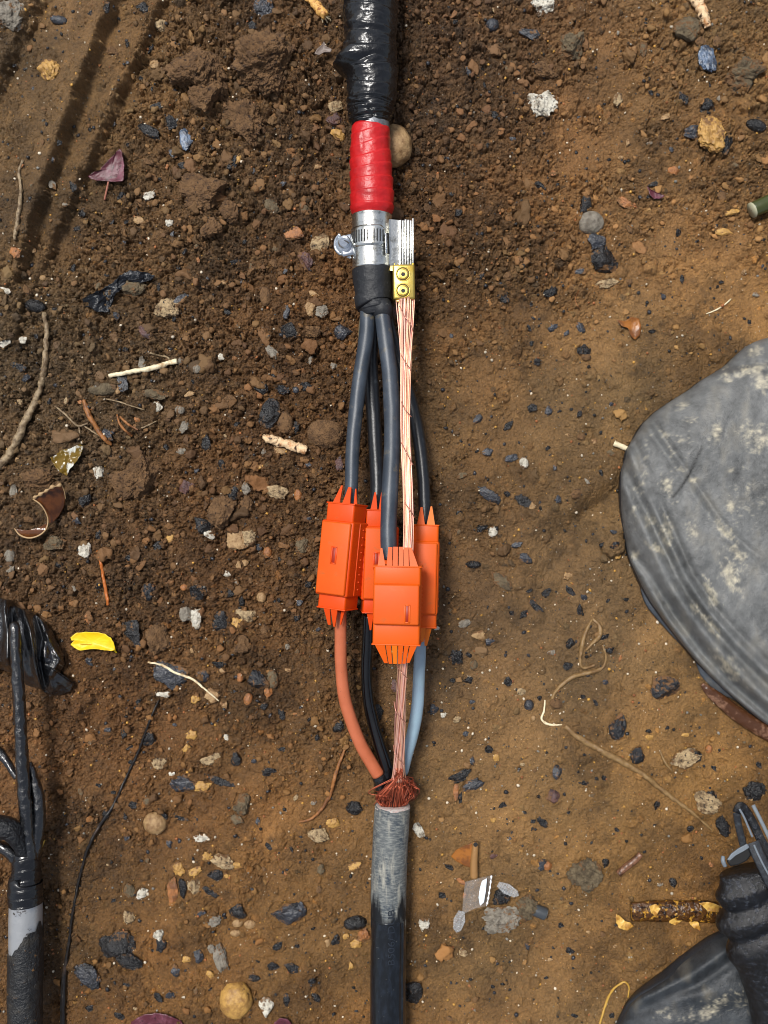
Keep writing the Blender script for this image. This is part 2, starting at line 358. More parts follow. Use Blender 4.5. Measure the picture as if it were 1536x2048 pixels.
# mud pushed up against the stones that lie half sunk in it (px py w h angle material shape|name|category|label)
DATA = """
15 30 75 70 0 gry c|stone|stone|large grey tan stone cut off by the upper left corner
100 140 50 55 20 yel c|stone|stone|crumbly yellow stone in the smooth bank between the wheel grooves
118 40 36 18 -10 slt r|stone|stone|small rounded slate stone high on the bank by the wheel grooves
315 50 38 42 30 tnr c|stone|stone|tan chunk above the big clods near the top edge
285 14 34 30 10 blk l|black_flake|flake|black flake at the top edge left of the tan chunk
535 120 150 140 20 brn c|soil_clod|clod|biggest brown soil clod, left of the black tape
398 140 140 130 0 brn c|soil_clod|clod|soil clod leaning on the upper left of the biggest clod
415 195 78 70 15 brn c|soil_clod|clod|flat topped soil clod below and left of the biggest clod
485 240 104 84 -30 brn c|soil_clod|clod|wedge shaped soil clod pointing down right below the big clods
411 387 134 80 -10 brn c|soil_clod|clod|wide soil clod ending in a hollow, left of the clamp
462 425 50 52 0 brn c|soil_clod|clod|round soil clod just below the hollow of the wide clod
420 455 48 42 20 brn c|soil_clod|clod|reddish soil clod below the wide clod, left of the round one
530 20 46 60 10 slt c|crumpled_foil|foil|crumpled blue grey foil scrap at the top edge
508 52 26 24 0 blk l|black_flake|flake|black flake under the crumpled blue grey foil
345 246 30 36 20 blk f|black_flake|flake|shiny black lump above the pale blue flake
370 278 28 52 28 lbl l|slate_flake|flake|pale sky blue wet flake reflecting the light
302 264 60 26 -25 blk f|black_flake|flake|black wet lump left of the pale blue flake
347 308 18 24 10 slt l|slate_flake|flake|small dark slate chip right under the pale blue flake
366 334 22 22 0 blk l|black_flake|flake|black square chip right of the purple leaf
300 388 34 24 15 wht c|stone|stone|small white and black stone below the purple leaf
279 440 26 20 -20 tan l|chip|chip|pointed tan chip beside the white speckled stone low left of the leaf
338 445 20 20 20 wht c|stone|stone|little white lump right of the pointed tan chip
310 130 24 22 0 tan c|pebble|pebble|tan pebble among black bits below the tan chunk
303 92 10 40 -20 blk c|black_flake|flake|black vertical crack filling above the tan pebble
474 318 16 36 -35 yel l|chip|chip|thin yellowish splinter in a black hollow below the wedge clod
466 326 20 34 -30 blk c|black_flake|flake|black rotten chip under the yellowish splinter
540 412 36 36 10 gyb l|pebble|pebble|flat grey brown pebble with a notch, left of the red tape
640 490 40 54 -10 tnr f|stone|stone|angular tan stone just left of the clamp screw
612 522 34 44 20 pur c|stone|stone|dark purplish stone left of the clamp below the tan stone
590 466 46 34 -10 org l|leaf_scrap|leaf|rusty brown leaf scrap left of the angular tan stone
676 268 32 30 0 yel f|stone|stone|yellow and white stone tucked left of the red tape end
672 215 34 24 10 tnr f|stone|stone|tan stone against the black tape below its bulge
668 240 34 30 0 pur c|stone|stone|dark stone between the tan stone and the yellow one by the tape
1085 206 56 66 35 wht c|stone|stone|bright white lump half coated with soil, right of the cable
985 50 28 26 0 slt r|pebble|pebble|small indigo blue pebble at the top right of the cable
1058 66 52 26 -15 slt f|slate_flake|flake|grey triangular slate chip near the indigo pebble
1090 14 60 40 0 wht c|crumpled_foil|foil|crumpled pale grey scrap touching the top edge
1150 95 74 66 30 gyb c|soil_clod|clod|smooth olive brown clod right of the slate triangle
1090 140 62 36 -15 brn c|soil_clod|clod|soil clod directly above the white lump
1375 62 62 52 30 gyb f|stone|stone|angular grey brown stone beside the peeled twig
1417 116 44 78 6 lbl l|slate_flake|flake|leaf shaped blue slate flake standing on its tip
1436 82 20 26 -15 brn f|chip|chip|brown chip at the top right of the leaf shaped slate
1402 80 26 20 30 brn f|chip|chip|brown chip at the top left of the leaf shaped slate
1414 215 34 34 10 blk f|black_flake|flake|black triangular lump above the yellow rock
1385 262 44 36 10 slt f|slate_flake|flake|blue grey flake on the left side of the yellow rock
1448 286 32 56 -20 blk f|black_flake|flake|black shiny flake on the right side of the yellow rock
1422 272 64 84 25 yel c|stone|stone|yellow ochre rock with pale crust between dark flakes
1512 251 42 24 -18 blk r|black_flake|flake|smooth black oval stone near the right edge
1490 150 86 70 10 gyb c|soil_clod|clod|wide grey brown mud lump near the right edge
1348 340 26 22 0 org f|chip|chip|orange chip below the yellow rock
1255 408 46 22 -30 org f|chip|chip|long pinkish orange chip near the tan round stone
1182 446 52 48 0 gry r|stone|stone|round tan grey stone above the purple grey one
1192 482 40 34 0 slt f|stone|stone|purple grey stone between the round stone and the black one
1208 523 66 60 -20 blk f|black_flake|stone|large black stone stuck on tan crust, right of the clamp
1213 566 52 24 15 tnr c|stone|stone|tan crusty stone under the large black stone
1170 408 28 42 -30 blk f|black_flake|flake|dark striped flake above the round tan grey stone
1466 424 34 14 15 yel f|chip|chip|bright yellow orange chip near the olive tube
1449 465 40 16 -8 yel f|chip|chip|pale yellow chip below the bright orange one
1100 583 32 24 10 blk c|black_flake|flake|matt black flake on the slope left of the tan crust
1168 700 28 30 -30 blk f|black_flake|flake|black chip with a white edge on the grey streak
1172 714 20 16 0 brn r|pebble|pebble|brown crumb under the white edged black chip
1107 655 26 14 25 slt l|slate_flake|flake|dark slate sliver on the smooth mud
1132 667 12 18 -20 slt l|slate_flake|flake|tiny slate chip right of the dark sliver
1095 825 14 10 0 slt l|slate_flake|flake|tiny slate oval on smooth mud above its twin
1098 822 16 24 -5 slt l|slate_flake|flake|small slate chip left of the black splinter
1160 825 12 26 -30 blk l|black_flake|flake|thin black splinter standing alone on the smooth mud
1015 853 34 14 38 blk l|black_flake|flake|black splinter with pale edge right of the dark core
1048 926 18 24 15 wht r|pebble|pebble|smooth white pebble among dark flakes
1022 917 30 18 20 slt l|slate_flake|flake|slate flake left of the smooth white pebble
978 991 58 24 -30 slt f|slate_flake|flake|long blue slate chip level with the orange box tips
1014 987 14 14 0 blk f|black_flake|flake|small black cube right of the long slate chip
1050 1003 46 22 -15 blk l|black_flake|flake|black flake with pale crumbs right of the long slate chip
1064 1012 16 18 0 tan c|pebble|pebble|tan crumb under the black flake with pale crumbs
985 1063 20 24 10 wht c|pebble|pebble|speckled white stone in dark crumbs right of the boxes
960 1058 34 16 20 blk c|black_flake|flake|black crumbly streak left of the speckled white stone
1034 1089 26 14 15 slt l|slate_flake|flake|slate oval below the speckled white stone
1000 1101 26 20 15 gyb f|stone|stone|grey stone beside the slate oval
1051 1119 36 24 -30 slt l|slate_flake|flake|dark bird shaped slate flake with yellow grain beside it
947 1129 30 16 0 blk r|black_flake|flake|black oval pebble right of the rightmost orange box
1002 1160 58 30 -40 gyb l|stone|stone|long flat brownish stone sloping down right
1072 1212 40 16 -45 blk l|black_flake|flake|curved black flake sloping down on the mud
1048 1228 26 14 55 blk l|black_flake|flake|thin black flake meeting the curved one
1057 1182 18 8 20 blk l|black_flake|flake|short black sliver above the curved flake
1159 1217 14 24 0 blk f|black_flake|flake|black chip above the dried curled leaf strap
1168 1194 14 18 0 slt f|slate_flake|flake|slate chip just above the black chip near the leaf strap
1023 1226 10 12 0 blk f|black_flake|flake|dot like black pebble left of the two thin flakes
960 1271 34 24 -20 tan l|chip|chip|square yellowish wood chip right of the front box
978 1284 26 16 20 slt l|slate_flake|flake|slate flake touching the square yellowish chip
911 1316 30 36 0 blk c|black_flake|flake|matt black crumbly lump right of the pale blue core
937 1310 14 12 0 blk f|black_flake|flake|small black bit right of the matt crumbly lump
874 1257 12 9 35 wht f|chip|chip|clean white plastic like bit below the rightmost box
928 1246 30 22 25 gry c|stone|stone|grey glittery stone above the square yellowish chip
948 1330 22 24 0 gyb c|pebble|pebble|grey brown pebble below right of the matt black lump
935 1361 22 18 0 blk f|black_flake|flake|black shiny chip below the grey brown pebble
1016 1363 18 20 10 blk f|black_flake|flake|hexagon like black chip alone on smooth mud
1041 1382 22 18 -20 tnr f|stone|stone|tan and white angular stone right of the hexagon like chip
1058 1410 20 24 0 slt r|pebble|pebble|smooth grey blue oval pebble
1078 1396 12 12 0 blk f|black_flake|flake|black bit between the blue oval and the brown oval pebble
1112 1407 26 22 -15 brn r|pebble|pebble|brown oval pebble at the end of the leaf strap
1033 1424 14 12 0 blk f|black_flake|flake|black bit lower left of the blue oval pebble
1067 1436 10 11 0 tan r|pebble|pebble|small round tan pebble under the blue oval
944 1404 14 10 -10 slt l|slate_flake|flake|small grey slate triangle left of the blue oval pebble
866 1418 24 24 0 slt f|slate_flake|flake|slate stone at the right side of the pale blue core
887 1430 12 12 0 wht c|pebble|pebble|white crumb right of the slate stone by the blue core
915 1438 20 18 0 tnr c|stone|stone|dark speckled tan stone right of the white crumb
753 1425 30 44 10 blk f|black_flake|stone|black stone between the glossy black core and the copper
790 1375 24 34 30 pur l|stone|stone|purplish flat stone under the copper strands
678 1455 24 30 -20 blk f|black_flake|flake|dark stone at the left of the brown core bend
1140 1287 22 22 40 blk f|black_flake|flake|black angular chip left of the dried leaf strap loop
1221 1299 20 16 25 blk l|black_flake|flake|black chip right of the dried leaf strap
1240 1318 8 18 -15 org l|chip|chip|orange sliver right of the dried leaf strap
1330 1372 60 62 -10 blm f|black_flake|stone|heart shaped black stone with muddy top below the rubber sheet
1237 1455 42 60 -10 blm f|black_flake|stone|black egg shaped stone with muddy face right of the straw
1297 1462 14 10 0 blk f|black_flake|flake|black dot stone beside the two yellow chips
1298 1474 18 16 0 yel f|chip|chip|square yellow chip under the black dot stone
1371 1470 18 9 0 yel f|chip|chip|bright yellow chip below the heart shaped stone
1274 1511 36 38 0 blm c|stone|stone|muddy round stone with black shell by the straw
1370 1518 70 46 10 tnr c|stone|stone|broken tan stone with black sides, nearest above the leather pouch strap
1388 1510 34 40 -20 blk f|black_flake|flake|black slab on the right of the broken tan stone
1418 1498 14 18 -20 org r|pebble|pebble|small orange pebble right of the black slab
1410 1604 66 46 -20 tnr c|stone|stone|tan and orange crusty rock left of the pouch straps
1418 1592 38 24 10 blk f|black_flake|flake|black chip on top of the tan and orange rock
1447 1655 30 52 15 blk c|black_flake|stone|black lump left of the strap loop
1445 1650 16 34 10 yel c|stone|stone|gold speckled crust on the black lump by the strap loop
1510 1582 50 44 20 blk c|black_flake|stone|black ring shaped lump at the right edge above the straps
1512 1594 34 16 15 tan c|stone|stone|tan crust inside the black ring shaped lump
1382 1657 18 16 0 blk f|black_flake|flake|black chip left of the pouch straps
1345 1765 20 22 10 blk c|black_flake|flake|black crumbly bit above the split brown tube
1211 1726 18 20 -40 blk f|black_flake|flake|black bit touching the flat round mud stone
1172 1754 80 78 0 gyb c|soil_clod|clod|flat round mud covered stone on the smooth mud
1086 1730 34 26 20 slt l|slate_flake|flake|grey triangular flake beside a brown pebble
1094 1731 20 20 0 org r|pebble|pebble|brown pebble on the grey triangular flake
985 1712 22 14 0 pur l|chip|chip|dark reddish chip right of the rolled brown leaf
922 1764 24 12 -35 org l|chip|chip|orange brown chip left of the plastic wrapper
1105 1594 30 34 15 pur f|stone|stone|dark purple angular stone on the smooth mud
1077 1592 9 10 0 blk f|black_flake|flake|black bit left of the dark purple stone
1066 1643 14 12 30 blk l|black_flake|flake|small black chip below the dark purple stone
988 1640 12 14 -20 yel c|chip|chip|tiny yellow chip left of the small black chip
920 1552 54 24 20 blk c|black_flake|flake|crumbly black patch right of the cable mouth
945 1570 50 28 20 slt c|black_flake|flake|grey black crusty scrap beside the crumbly patch
912 1585 12 46 -5 org l|leaf_scrap|leaf|narrow brown sliver with black shadowed edge right of the cable mouth
921 1598 10 42 -3 blk l|black_flake|flake|narrow black sliver beside the brown one
978 1497 18 20 0 blk f|black_flake|flake|black chip above the pale yellow pebble
993 1515 14 26 -5 yel c|pebble|pebble|pale yellow pebble below the black chip
945 1521 12 20 10 slt l|slate_flake|flake|slate sliver left of the pale yellow pebble
905 1360 14 12 0 blk l|black_flake|flake|dark bit right of the pale blue core
1229 1090 22 14 25 blm f|black_flake|flake|black chip left of the rubber sheet edge
1235 1112 14 14 -40 yel f|chip|chip|yellow chip under the black chip by the rubber sheet
1252 1198 12 10 0 blk f|black_flake|flake|black bit left of the lower folds of the rubber sheet
1000 1838 100 58 5 gry c|stone|stone|dark grey layered slab with greenish crust
1052 1815 48 60 -20 gyb c|stone|stone|olive grey slab end next to the rubber plug
1000 1795 44 36 0 blk c|black_flake|flake|black crumbly lump between wrapper and grey slab
885 1790 16 14 0 blk l|black_flake|flake|black chip left of the plastic wrapper
708 1616 34 30 0 blk f|black_flake|stone|black round stone left of the cable mouth
635 1668 54 34 -25 tnr c|stone|stone|tan and black crusty stone left of the worn sheath
668 1645 36 26 10 yel c|stone|stone|orange yellow crust above the tan and black stone
711 1732 32 20 15 yel l|chip|chip|ridged yellow chip left of the worn sheath
642 1738 18 24 0 gyb c|pebble|pebble|pale grey green crumb left of the ridged yellow chip
711 1846 48 30 8 blk r|black_flake|stone|black oval stone left of the black sheath
712 1885 26 24 0 yel c|pebble|pebble|round yellow pebble under the black oval stone
692 1873 14 14 0 yel c|pebble|pebble|small yellow pebble left of the round yellow one
672 1882 20 28 -10 blk f|black_flake|flake|black chip next to the small yellow pebble
656 1886 14 18 0 tan c|pebble|pebble|pale crumb at the far left of the yellow pebble cluster
728 1872 30 34 0 org c|stone|stone|orange crumbly stone touching the black sheath
702 1930 16 24 0 yel c|chip|chip|yellow and white chip below the yellow pebbles
825 1985 44 52 15 blk f|black_flake|stone|black stone to the right of the black sheath near the bottom
848 1850 26 30 0 wht l|resin_scrap|scrap|thin translucent pale scrap right of the black sheath
838 1660 24 34 20 wht l|chip|chip|cream coloured chip right of the cable mouth
577 1826 76 52 5 slt f|slate_flake|stone|large blue black triangular flake lower left of the cable
478 1823 42 36 -10 blk f|black_flake|stone|black fan shaped stone left of the triangular flake
365 1567 60 36 5 slt f|slate_flake|stone|rectangular slate slab above the tan round pebble
445 1565 62 18 -15 blk l|black_flake|flake|long black sliver right of the rectangular slab
472 1518 24 30 0 blk f|black_flake|stone|dark stone at the end of the yellowish crust
415 1520 60 24 20 tnr c|stone|stone|yellowish crust running up to the dark stone
486 1606 40 50 0 gyb c|stone|stone|grey brown knobbly lump right of the long black sliver
475 1640 36 22 -30 gyb l|stone|stone|grey wedge under the knobbly lump
310 1646 48 46 0 tan r|pebble|pebble|smooth round tan pebble in a dark rim
324 1628 30 20 -40 blk c|black_flake|flake|black crumbs at the upper right of the smooth round pebble
360 1636 40 14 -20 blk l|black_flake|flake|black chips strung right of the smooth round pebble
300 1478 28 34 -20 blk f|black_flake|stone|black lump where the thin black wire ends
383 1470 26 22 0 yel c|pebble|pebble|ring like yellowish pebble high in the lower left mud
373 1496 18 20 0 yel c|pebble|pebble|bright yellow pebble under the ring like one
316 1528 38 26 20 tnr c|stone|stone|yellow white crust near the rectangular slab
453 1474 12 16 0 wht f|chip|chip|small white chip right of the ring like pebble
344 1548 14 10 0 wht f|chip|chip|white chip just above the rectangular slab
405 1572 40 26 20 yel c|stone|stone|yellow crumbly bits between slab and sliver
405 1676 40 18 0 wht c|stone|stone|pinkish white crusty stone right of the round pebble
353 1736 26 30 0 yel c|pebble|pebble|yellow pebble, left one of the touching pair
362 1744 18 18 0 yel c|pebble|pebble|deeper yellow pebble, right one of the touching pair
388 1742 34 22 10 yel c|pebble|pebble|yellow lumpy pebble right of the touching pair
415 1712 24 26 0 yel c|stone|stone|yellow crusty stone above the lumpy pebble
450 1722 60 34 -10 tnr c|stone|stone|mixed yellow and black crusty cluster
472 1732 22 16 0 yel f|chip|chip|bright yellow chip at the right end of the cluster
428 1750 36 24 0 blk f|black_flake|stone|black stone under the mixed crusty cluster
454 1751 14 12 0 yel f|chip|chip|tiny bright yellow chip right of the black stone
343 1786 28 66 5 org l|stone|stone|long brown stone with pale rim
366 1776 18 46 10 blk c|black_flake|flake|black crevice piece right of the long brown stone
388 1770 30 40 0 tnr c|stone|stone|speckled tan stone right of the black crevice piece
418 1783 44 14 -30 blk l|black_flake|flake|dark sliver right of the speckled tan stone
257 1782 26 34 0 gyb f|stone|stone|dull green grey stone left of the pink white crust
284 1788 34 26 30 wht c|stone|stone|pink and white crust scrap at lower left
257 1836 28 34 20 tnr c|stone|stone|spiky tan crust below the green grey stone
240 1888 84 56 10 blk f|black_flake|stone|big crumpled black flake by the long thin wire
258 1920 60 36 -30 blk c|black_flake|flake|black glossy crumbs under the big crumpled flake
176 1950 56 64 20 slt l|slate_flake|stone|flat dark stone beside the long thin wire
318 1868 28 28 10 wht c|stone|stone|cream white stone with black hollow in lower left mud
322 1890 26 30 0 blm c|black_flake|stone|dark stone under the cream white one
396 1912 24 30 0 slt f|slate_flake|stone|blue black squarish stone in the lower left mud
440 1915 30 66 12 gry c|stone|stone|tall grey flaky stone right of the blue black squarish one
424 1900 22 24 0 gry c|stone|stone|small grey shell like stone beside the tall flaky one
373 1918 22 16 0 yel c|pebble|pebble|yellow crumb left of the blue black squarish stone
421 1948 18 18 0 yel c|pebble|pebble|round yellow pebble above the big yellow stone
350 1944 22 34 10 slt l|slate_flake|flake|dark blue sliver left of the round yellow pebble
341 1992 24 22 0 slt l|slate_flake|flake|greyish flake below the dark blue sliver
472 1999 66 72 10 yel r|stone|stone|big smooth yellow stone near the bottom edge
508 1957 28 18 -8 blk f|black_flake|flake|shiny black chip above the big yellow stone
533 2012 32 46 10 wht f|stone|stone|cream angular stone right of the big yellow stone
574 2000 16 28 10 blk f|black_flake|flake|black and white chip right of the cream angular stone
546 1932 30 22 0 blk l|black_flake|flake|dark flake above the black and white chip
584 1938 36 22 -25 blk l|black_flake|flake|black curled flake right of the dark flake
556 1892 18 26 -30 blk l|black_flake|flake|small black sliver under the triangular flake
430 1842 28 28 0 gry c|stone|stone|grey brown ring marked stone left of the fan shaped stone
475 1846 22 16 10 tan r|pebble|pebble|pinkish oval pebble under the fan shaped stone
500 1848 24 18 0 tan r|pebble|pebble|glassy tan pebble right of the pinkish oval
471 1866 22 14 0 tan r|pebble|pebble|peach pebble under the pinkish oval
405 1050 48 44 0 blk f|black_flake|stone|glossy blue black lump touching a white stone
420 1068 26 22 -10 wht f|stone|stone|white stone on the lower right of the blue black lump
447 1024 66 76 0 brn c|soil_clod|clod|large round soil clod right of the blue black lump
492 1008 28 38 0 brn c|soil_clod|clod|small clod at the right of the large round clod
371 974 40 28 -15 pur f|stone|stone|purple brown stone above the blue black lump
468 987 30 28 15 blk f|black_flake|flake|black chip above the large round clod
492 978 22 30 10 gry c|stone|stone|pale grey stone right of the black chip
554 982 54 34 -15 tnr c|stone|stone|black white and tan speckled stone above left of the boxes
596 990 16 24 0 org r|pebble|pebble|orange brown pebble left of the leftmost box tips
535 1105 18 24 0 org r|pebble|pebble|brown oval pebble right of the fan shaped shell
603 1094 36 40 20 gyb c|stone|stone|round mossy brown stone left of the leftmost box
473 1085 58 54 -25 tan l|fan_chip|chip|yellow ribbed fan shaped chip
478 1130 14 20 0 tan f|chip|chip|small tan chip below the ribbed fan
490 1126 16 14 0 tan r|pebble|pebble|peach pebble beside the small tan chip
496 1072 34 40 10 tnr c|stone|stone|rough tan stone holding the ribbed fan
517 1095 16 18 0 slt f|slate_flake|flake|grey blue glassy chip right of the ribbed fan
340 1076 16 22 -30 yel l|chip|chip|thin pale yellow chip left of the ribbed fan
452 1148 26 14 -30 wht c|chip|chip|white and yellow crumbs below the ribbed fan
396 1182 36 38 -30 blk f|black_flake|stone|dark blue black stone above the holey white one
368 1175 16 14 0 org r|pebble|pebble|orange pebble left of the dark blue black stone
393 1234 34 50 -5 wht c|stone|stone|holey bone white stone
372 1226 30 34 0 gry f|stone|stone|grey stone behind the holey white stone
442 1240 34 50 -20 blk l|black_flake|stone|black curved stone right of the holey white one
494 1232 46 36 10 tnr c|stone|stone|rough pinkish tan stone with yellow ribs
473 1245 28 30 10 yel l|chip|chip|yellow ribbed chip under the pinkish tan stone
484 1203 16 26 0 blk c|black_flake|flake|black bits above the pinkish tan stone
523 1195 20 22 0 tan r|pebble|pebble|smooth cream tan pebble left of the leftmost box
485 1290 42 42 0 brn c|soil_clod|clod|soil clod below the pinkish tan stone
320 1275 60 76 0 brn c|soil_clod|clod|tall soil clod right of the yellow leaf
266 1262 42 72 10 blk l|black_flake|stone|flat black slab right of the yellow leaf tip
296 1182 44 40 0 blm c|black_flake|stone|broken black and purple stone above the tall clod
336 1346 82 62 -12 slt l|slate_flake|stone|wide dark flat stone under the thin white root
326 1388 34 16 0 wht c|stone|stone|white crust at the lower edge of the wide dark stone
405 1352 28 24 0 slt f|slate_flake|stone|slate pebble right of the wide dark stone
512 1363 58 46 -15 blm f|black_flake|stone|dark mottled stone with an orange end
536 1385 20 24 0 org f|chip|chip|orange chip at the right end of the mottled stone
480 1355 14 20 0 org r|pebble|pebble|orange pebble at the left end of the mottled stone
545 1358 26 40 10 gyb r|stone|stone|smooth brown stone behind the orange chip
438 1328 30 18 -10 blk f|black_flake|flake|black glossy chip above the mottled stone
443 1342 18 12 -40 tan l|chip|chip|tan triangular chip under the black glossy chip
390 1398 26 22 0 yel c|pebble|pebble|yellow brown pebble at the tip of the white root
424 1390 34 34 15 tan l|chip|chip|flat tan chip crossed by the white root
496 1398 18 26 -10 org r|pebble|pebble|golden brown pebble below the mottled stone
574 1294 12 14 0 gry f|chip|chip|light grey chip left of the brown core
596 1172 0 0 0 tan f|x|x|x
170 1100 30 34 0 wht c|stone|stone|holey cream pebble above the orange root
171 1000 30 30 10 blk f|black_flake|stone|shiny black lump right of the curled brown leaf
155 1043 20 20 0 slt f|slate_flake|flake|small slate lump below the shiny black one
118 1130 18 14 0 blk f|black_flake|flake|blue black chip left of the orange root
114 1090 56 40 0 gyb c|soil_clod|clod|grey brown clod under the curled brown leaf
26 985 18 34 0 gry l|stone|stone|long striped grey stone left of the curled leaf
20 1112 22 28 0 gry r|pebble|pebble|grey oval pebble near the left edge
197 1072 14 24 -15 blk f|black_flake|flake|thin black chip above the cream pebble
198 945 24 34 0 wht c|stone|stone|pale grey striped stone right of the shiny film scrap
276 955 92 110 -25 brn c|soil_clod|clod|large smooth soil clod left of centre, like a broken brick
80 955 70 50 0 brn c|soil_clod|clod|soil clod above the curled brown leaf
196 1172 16 14 20 blk f|black_flake|flake|black chip left of the orange root end
652 868 76 60 -8 brn r|soil_clod|clod|smooth rounded soil clod right of the peeled twig
570 846 34 50 10 brn r|soil_clod|clod|oval soil clod above the peeled twig
542 830 44 66 -20 blk f|black_flake|stone|black glassy flake left of the oval clod
588 858 20 34 -20 blk c|black_flake|flake|black bits right of the oval clod
531 593 24 42 5 brn r|soil_clod|clod|upright oval soil clod in mid left crumbs
572 625 16 34 -10 slt f|slate_flake|stone|narrow dark slate above the blue black lump
578 660 40 34 0 blk f|black_flake|stone|blue black lump below the narrow slate
622 614 30 44 10 tan c|stone|stone|tan grey stone left of the rubber collar
645 620 30 34 0 gry c|stone|stone|grey stone beside the tan grey one by the collar
626 586 30 16 -25 tan l|chip|chip|tan wedge chip left of the rubber collar
624 662 44 30 10 brn c|soil_clod|clod|soil clod left of the blue grey stone
686 663 40 36 0 slt f|stone|stone|blue grey wet stone beside the core fan
520 776 34 26 -20 blk f|black_flake|stone|black striped stone above the black glassy flake
566 778 34 24 0 blm c|black_flake|stone|black stone with an orange streak
592 780 16 14 0 slt r|pebble|pebble|round slate pebble between two black stones
612 772 26 24 25 blk l|black_flake|flake|black leafy flake left of the leftmost core
548 745 12 40 5 blk c|black_flake|flake|black upright bits above the striped stone
460 802 30 30 10 brn f|soil_clod|clod|angular brown clod in mid left crumbs
378 789 22 16 20 tan l|chip|chip|cream chip with tiny holes left of centre
360 820 20 18 0 gry r|pebble|pebble|grey pebble below the cream chip
394 738 18 18 0 gry r|pebble|pebble|round grey pebble below the white stick end
443 715 14 18 10 wht c|pebble|pebble|cream crumb right of the white stick
413 888 22 46 0 blk c|black_flake|flake|black hollow chip left of the twig
362 902 22 16 0 gry f|stone|stone|angular light grey stone
368 855 22 28 0 gry c|stone|stone|greyish white broken stone
315 815 22 28 0 wht c|stone|stone|dirty white stone right of the forked root
668 732 16 16 0 gry f|stone|stone|square grey chip left of the leftmost core
678 925 22 36 10 pur l|stone|stone|purplish grey flake beside the core above the box
520 935 18 12 15 yel f|chip|chip|amber chip below the twig
335 620 60 52 15 tnr c|stone|stone|pale flaky tan rock with dark blue edge
358 600 44 16 38 slt l|slate_flake|flake|dark blue edge flake on the pale tan rock
352 630 14 34 -20 blk c|black_flake|flake|black sliver on the right of the pale tan rock
292 668 46 20 -45 pur l|leaf_scrap|leaf|greyish pink bark scrap below the pale tan rock
70 612 44 26 -8 blk r|black_flake|stone|smooth blue black oval stone at left
245 765 26 40 20 slt l|slate_flake|flake|dark purple slate chip under the white stick
215 868 22 34 30 slt l|slate_flake|flake|dark slate chip beside the brown root
208 778 66 26 5 gyb r|stone|stone|long grey brown stone below the white stick
236 780 12 18 0 tan r|pebble|pebble|cream pebble at the end of the long grey stone
266 580 60 40 10 gyb c|stone|stone|grey brown stone under the black film strip
10 582 26 14 -20 wht f|stone|stone|white chip at the left edge
10 686 34 20 10 wht f|stone|stone|white and grey stone at the left edge
44 680 20 16 0 wht f|stone|stone|little white stone right of the edge one
33 505 30 34 0 org l|leaf_scrap|leaf|small orange leaf scrap at left
86 556 14 12 0 tan r|pebble|pebble|cream pebble in the groove at left
285 730 18 40 0 gry c|stone|stone|speckled grey crust above the white stick
310 790 60 30 0 gyb c|stone|stone|pale grey stones in crumbs left of centre
800 290 0 0 0 tan f|x|x|x
"""
for _r in DATA.strip().split('\n'):
    _a = _r.split('|')[0].split(); _x, _y, _w, _h, _an = [float(v) for v in _a[:5]]
    if _w < 14 or 'x|' in _r[:40]: continue
    _cx, _cy = (_x - 768) * S * .99, -(_y - 1024) * S * .99; _m = int(_w * .9 * S / GD) + 14; _i = int((_cx - GX0) / GD); _j = int((_cy - GY0) / GD)
    _sl = (slice(max(_j - _m, 0), _j + _m), slice(max(_i - _m, 0), _i + _m))
    _dx = Xg[_sl] - _cx; _dy = Yg[_sl] - _cy; _c, _s = math.cos(R(_an)), math.sin(R(_an)); _u = (_dx * _c + _dy * _s) / (_w * .5 * S); _v = (-_dx * _s + _dy * _c) / (_h * .5 * S)
    _q = np.sqrt(_u * _u + _v * _v); _sz = min(_w, _h) * S
    Hf[_sl] += np.clip(_sz * .13, .0004, .0022) * np.exp(-((_q - 1.02) / .22) ** 2) * np.clip(.55 + 1.4 * warp3[_sl] + .8 * warp1[_sl], 0, 1.6)
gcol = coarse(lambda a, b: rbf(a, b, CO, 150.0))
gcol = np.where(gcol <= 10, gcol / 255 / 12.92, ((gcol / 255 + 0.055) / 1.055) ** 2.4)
n2 = gn(45, 4, 71)[..., None]; n3 = gn(18, 3, 77)[..., None]; n4 = gn(900, 2, 79)[..., None]
gcol = gcol * (1 + 0.42 * n2 + 0.30 * n3 + 0.42 * n4 + .30 * smr[..., None] * (1 - crumb[..., None])) * (1 - .28 * sstep(mott + .5 * n150, .05, .45)[..., None])
gcol = gcol * (1 + np.array([.10, 0, -.14]) * n3) 
ft = 0.7
gcol = gcol * (1 - ft + ft * tint) 
# dark grains and pale grains ground into the mud
gr = hsh(np.arange(NX)[None, :].repeat(NY, 0), np.arange(NY)[:, None].repeat(NX, 1), np.zeros((NY, NX), int), 5)
gcol[gr > 0.992] *= 0.35; gcol[gr < 0.0035] *= 2.3
gcol = gcol * (1.07 + .02 * cw[..., None])
damp = sstep(gn(16, 4, 141) + .35 * n150, -.05, .35)[..., None]; gcol = gcol * (1 - .30 * damp * (1 - .5 * cw[..., None]))
lum = gcol.mean(-1, keepdims=True); gcol = lum + (gcol - lum) * .93
gcol = np.clip(gcol * 1.34 * np.array([.97, 1.02, .93]), 0.004, 0.75)
def hz_w(x, y):
    fx = np.clip((np.asarray(x) - GX0) / GD, 0, NX - 1.01); fy = np.clip((np.asarray(y) - GY0) / GD, 0, NY - 1.01)
    ix = fx.astype(int); iy = fy.astype(int); tx = fx - ix; ty = fy - iy
    return (Hf[iy, ix] * (1 - tx) + Hf[iy, ix + 1] * tx) * (1 - ty) + (Hf[iy + 1, ix] * (1 - tx) + Hf[iy + 1, ix + 1] * tx) * ty
def hz(px, py):
    z = 0.0
    for _ in range(2):
        p = P(px, py, z); z = float(hz_w(np.array(p[0]), np.array(p[1])))
    return z
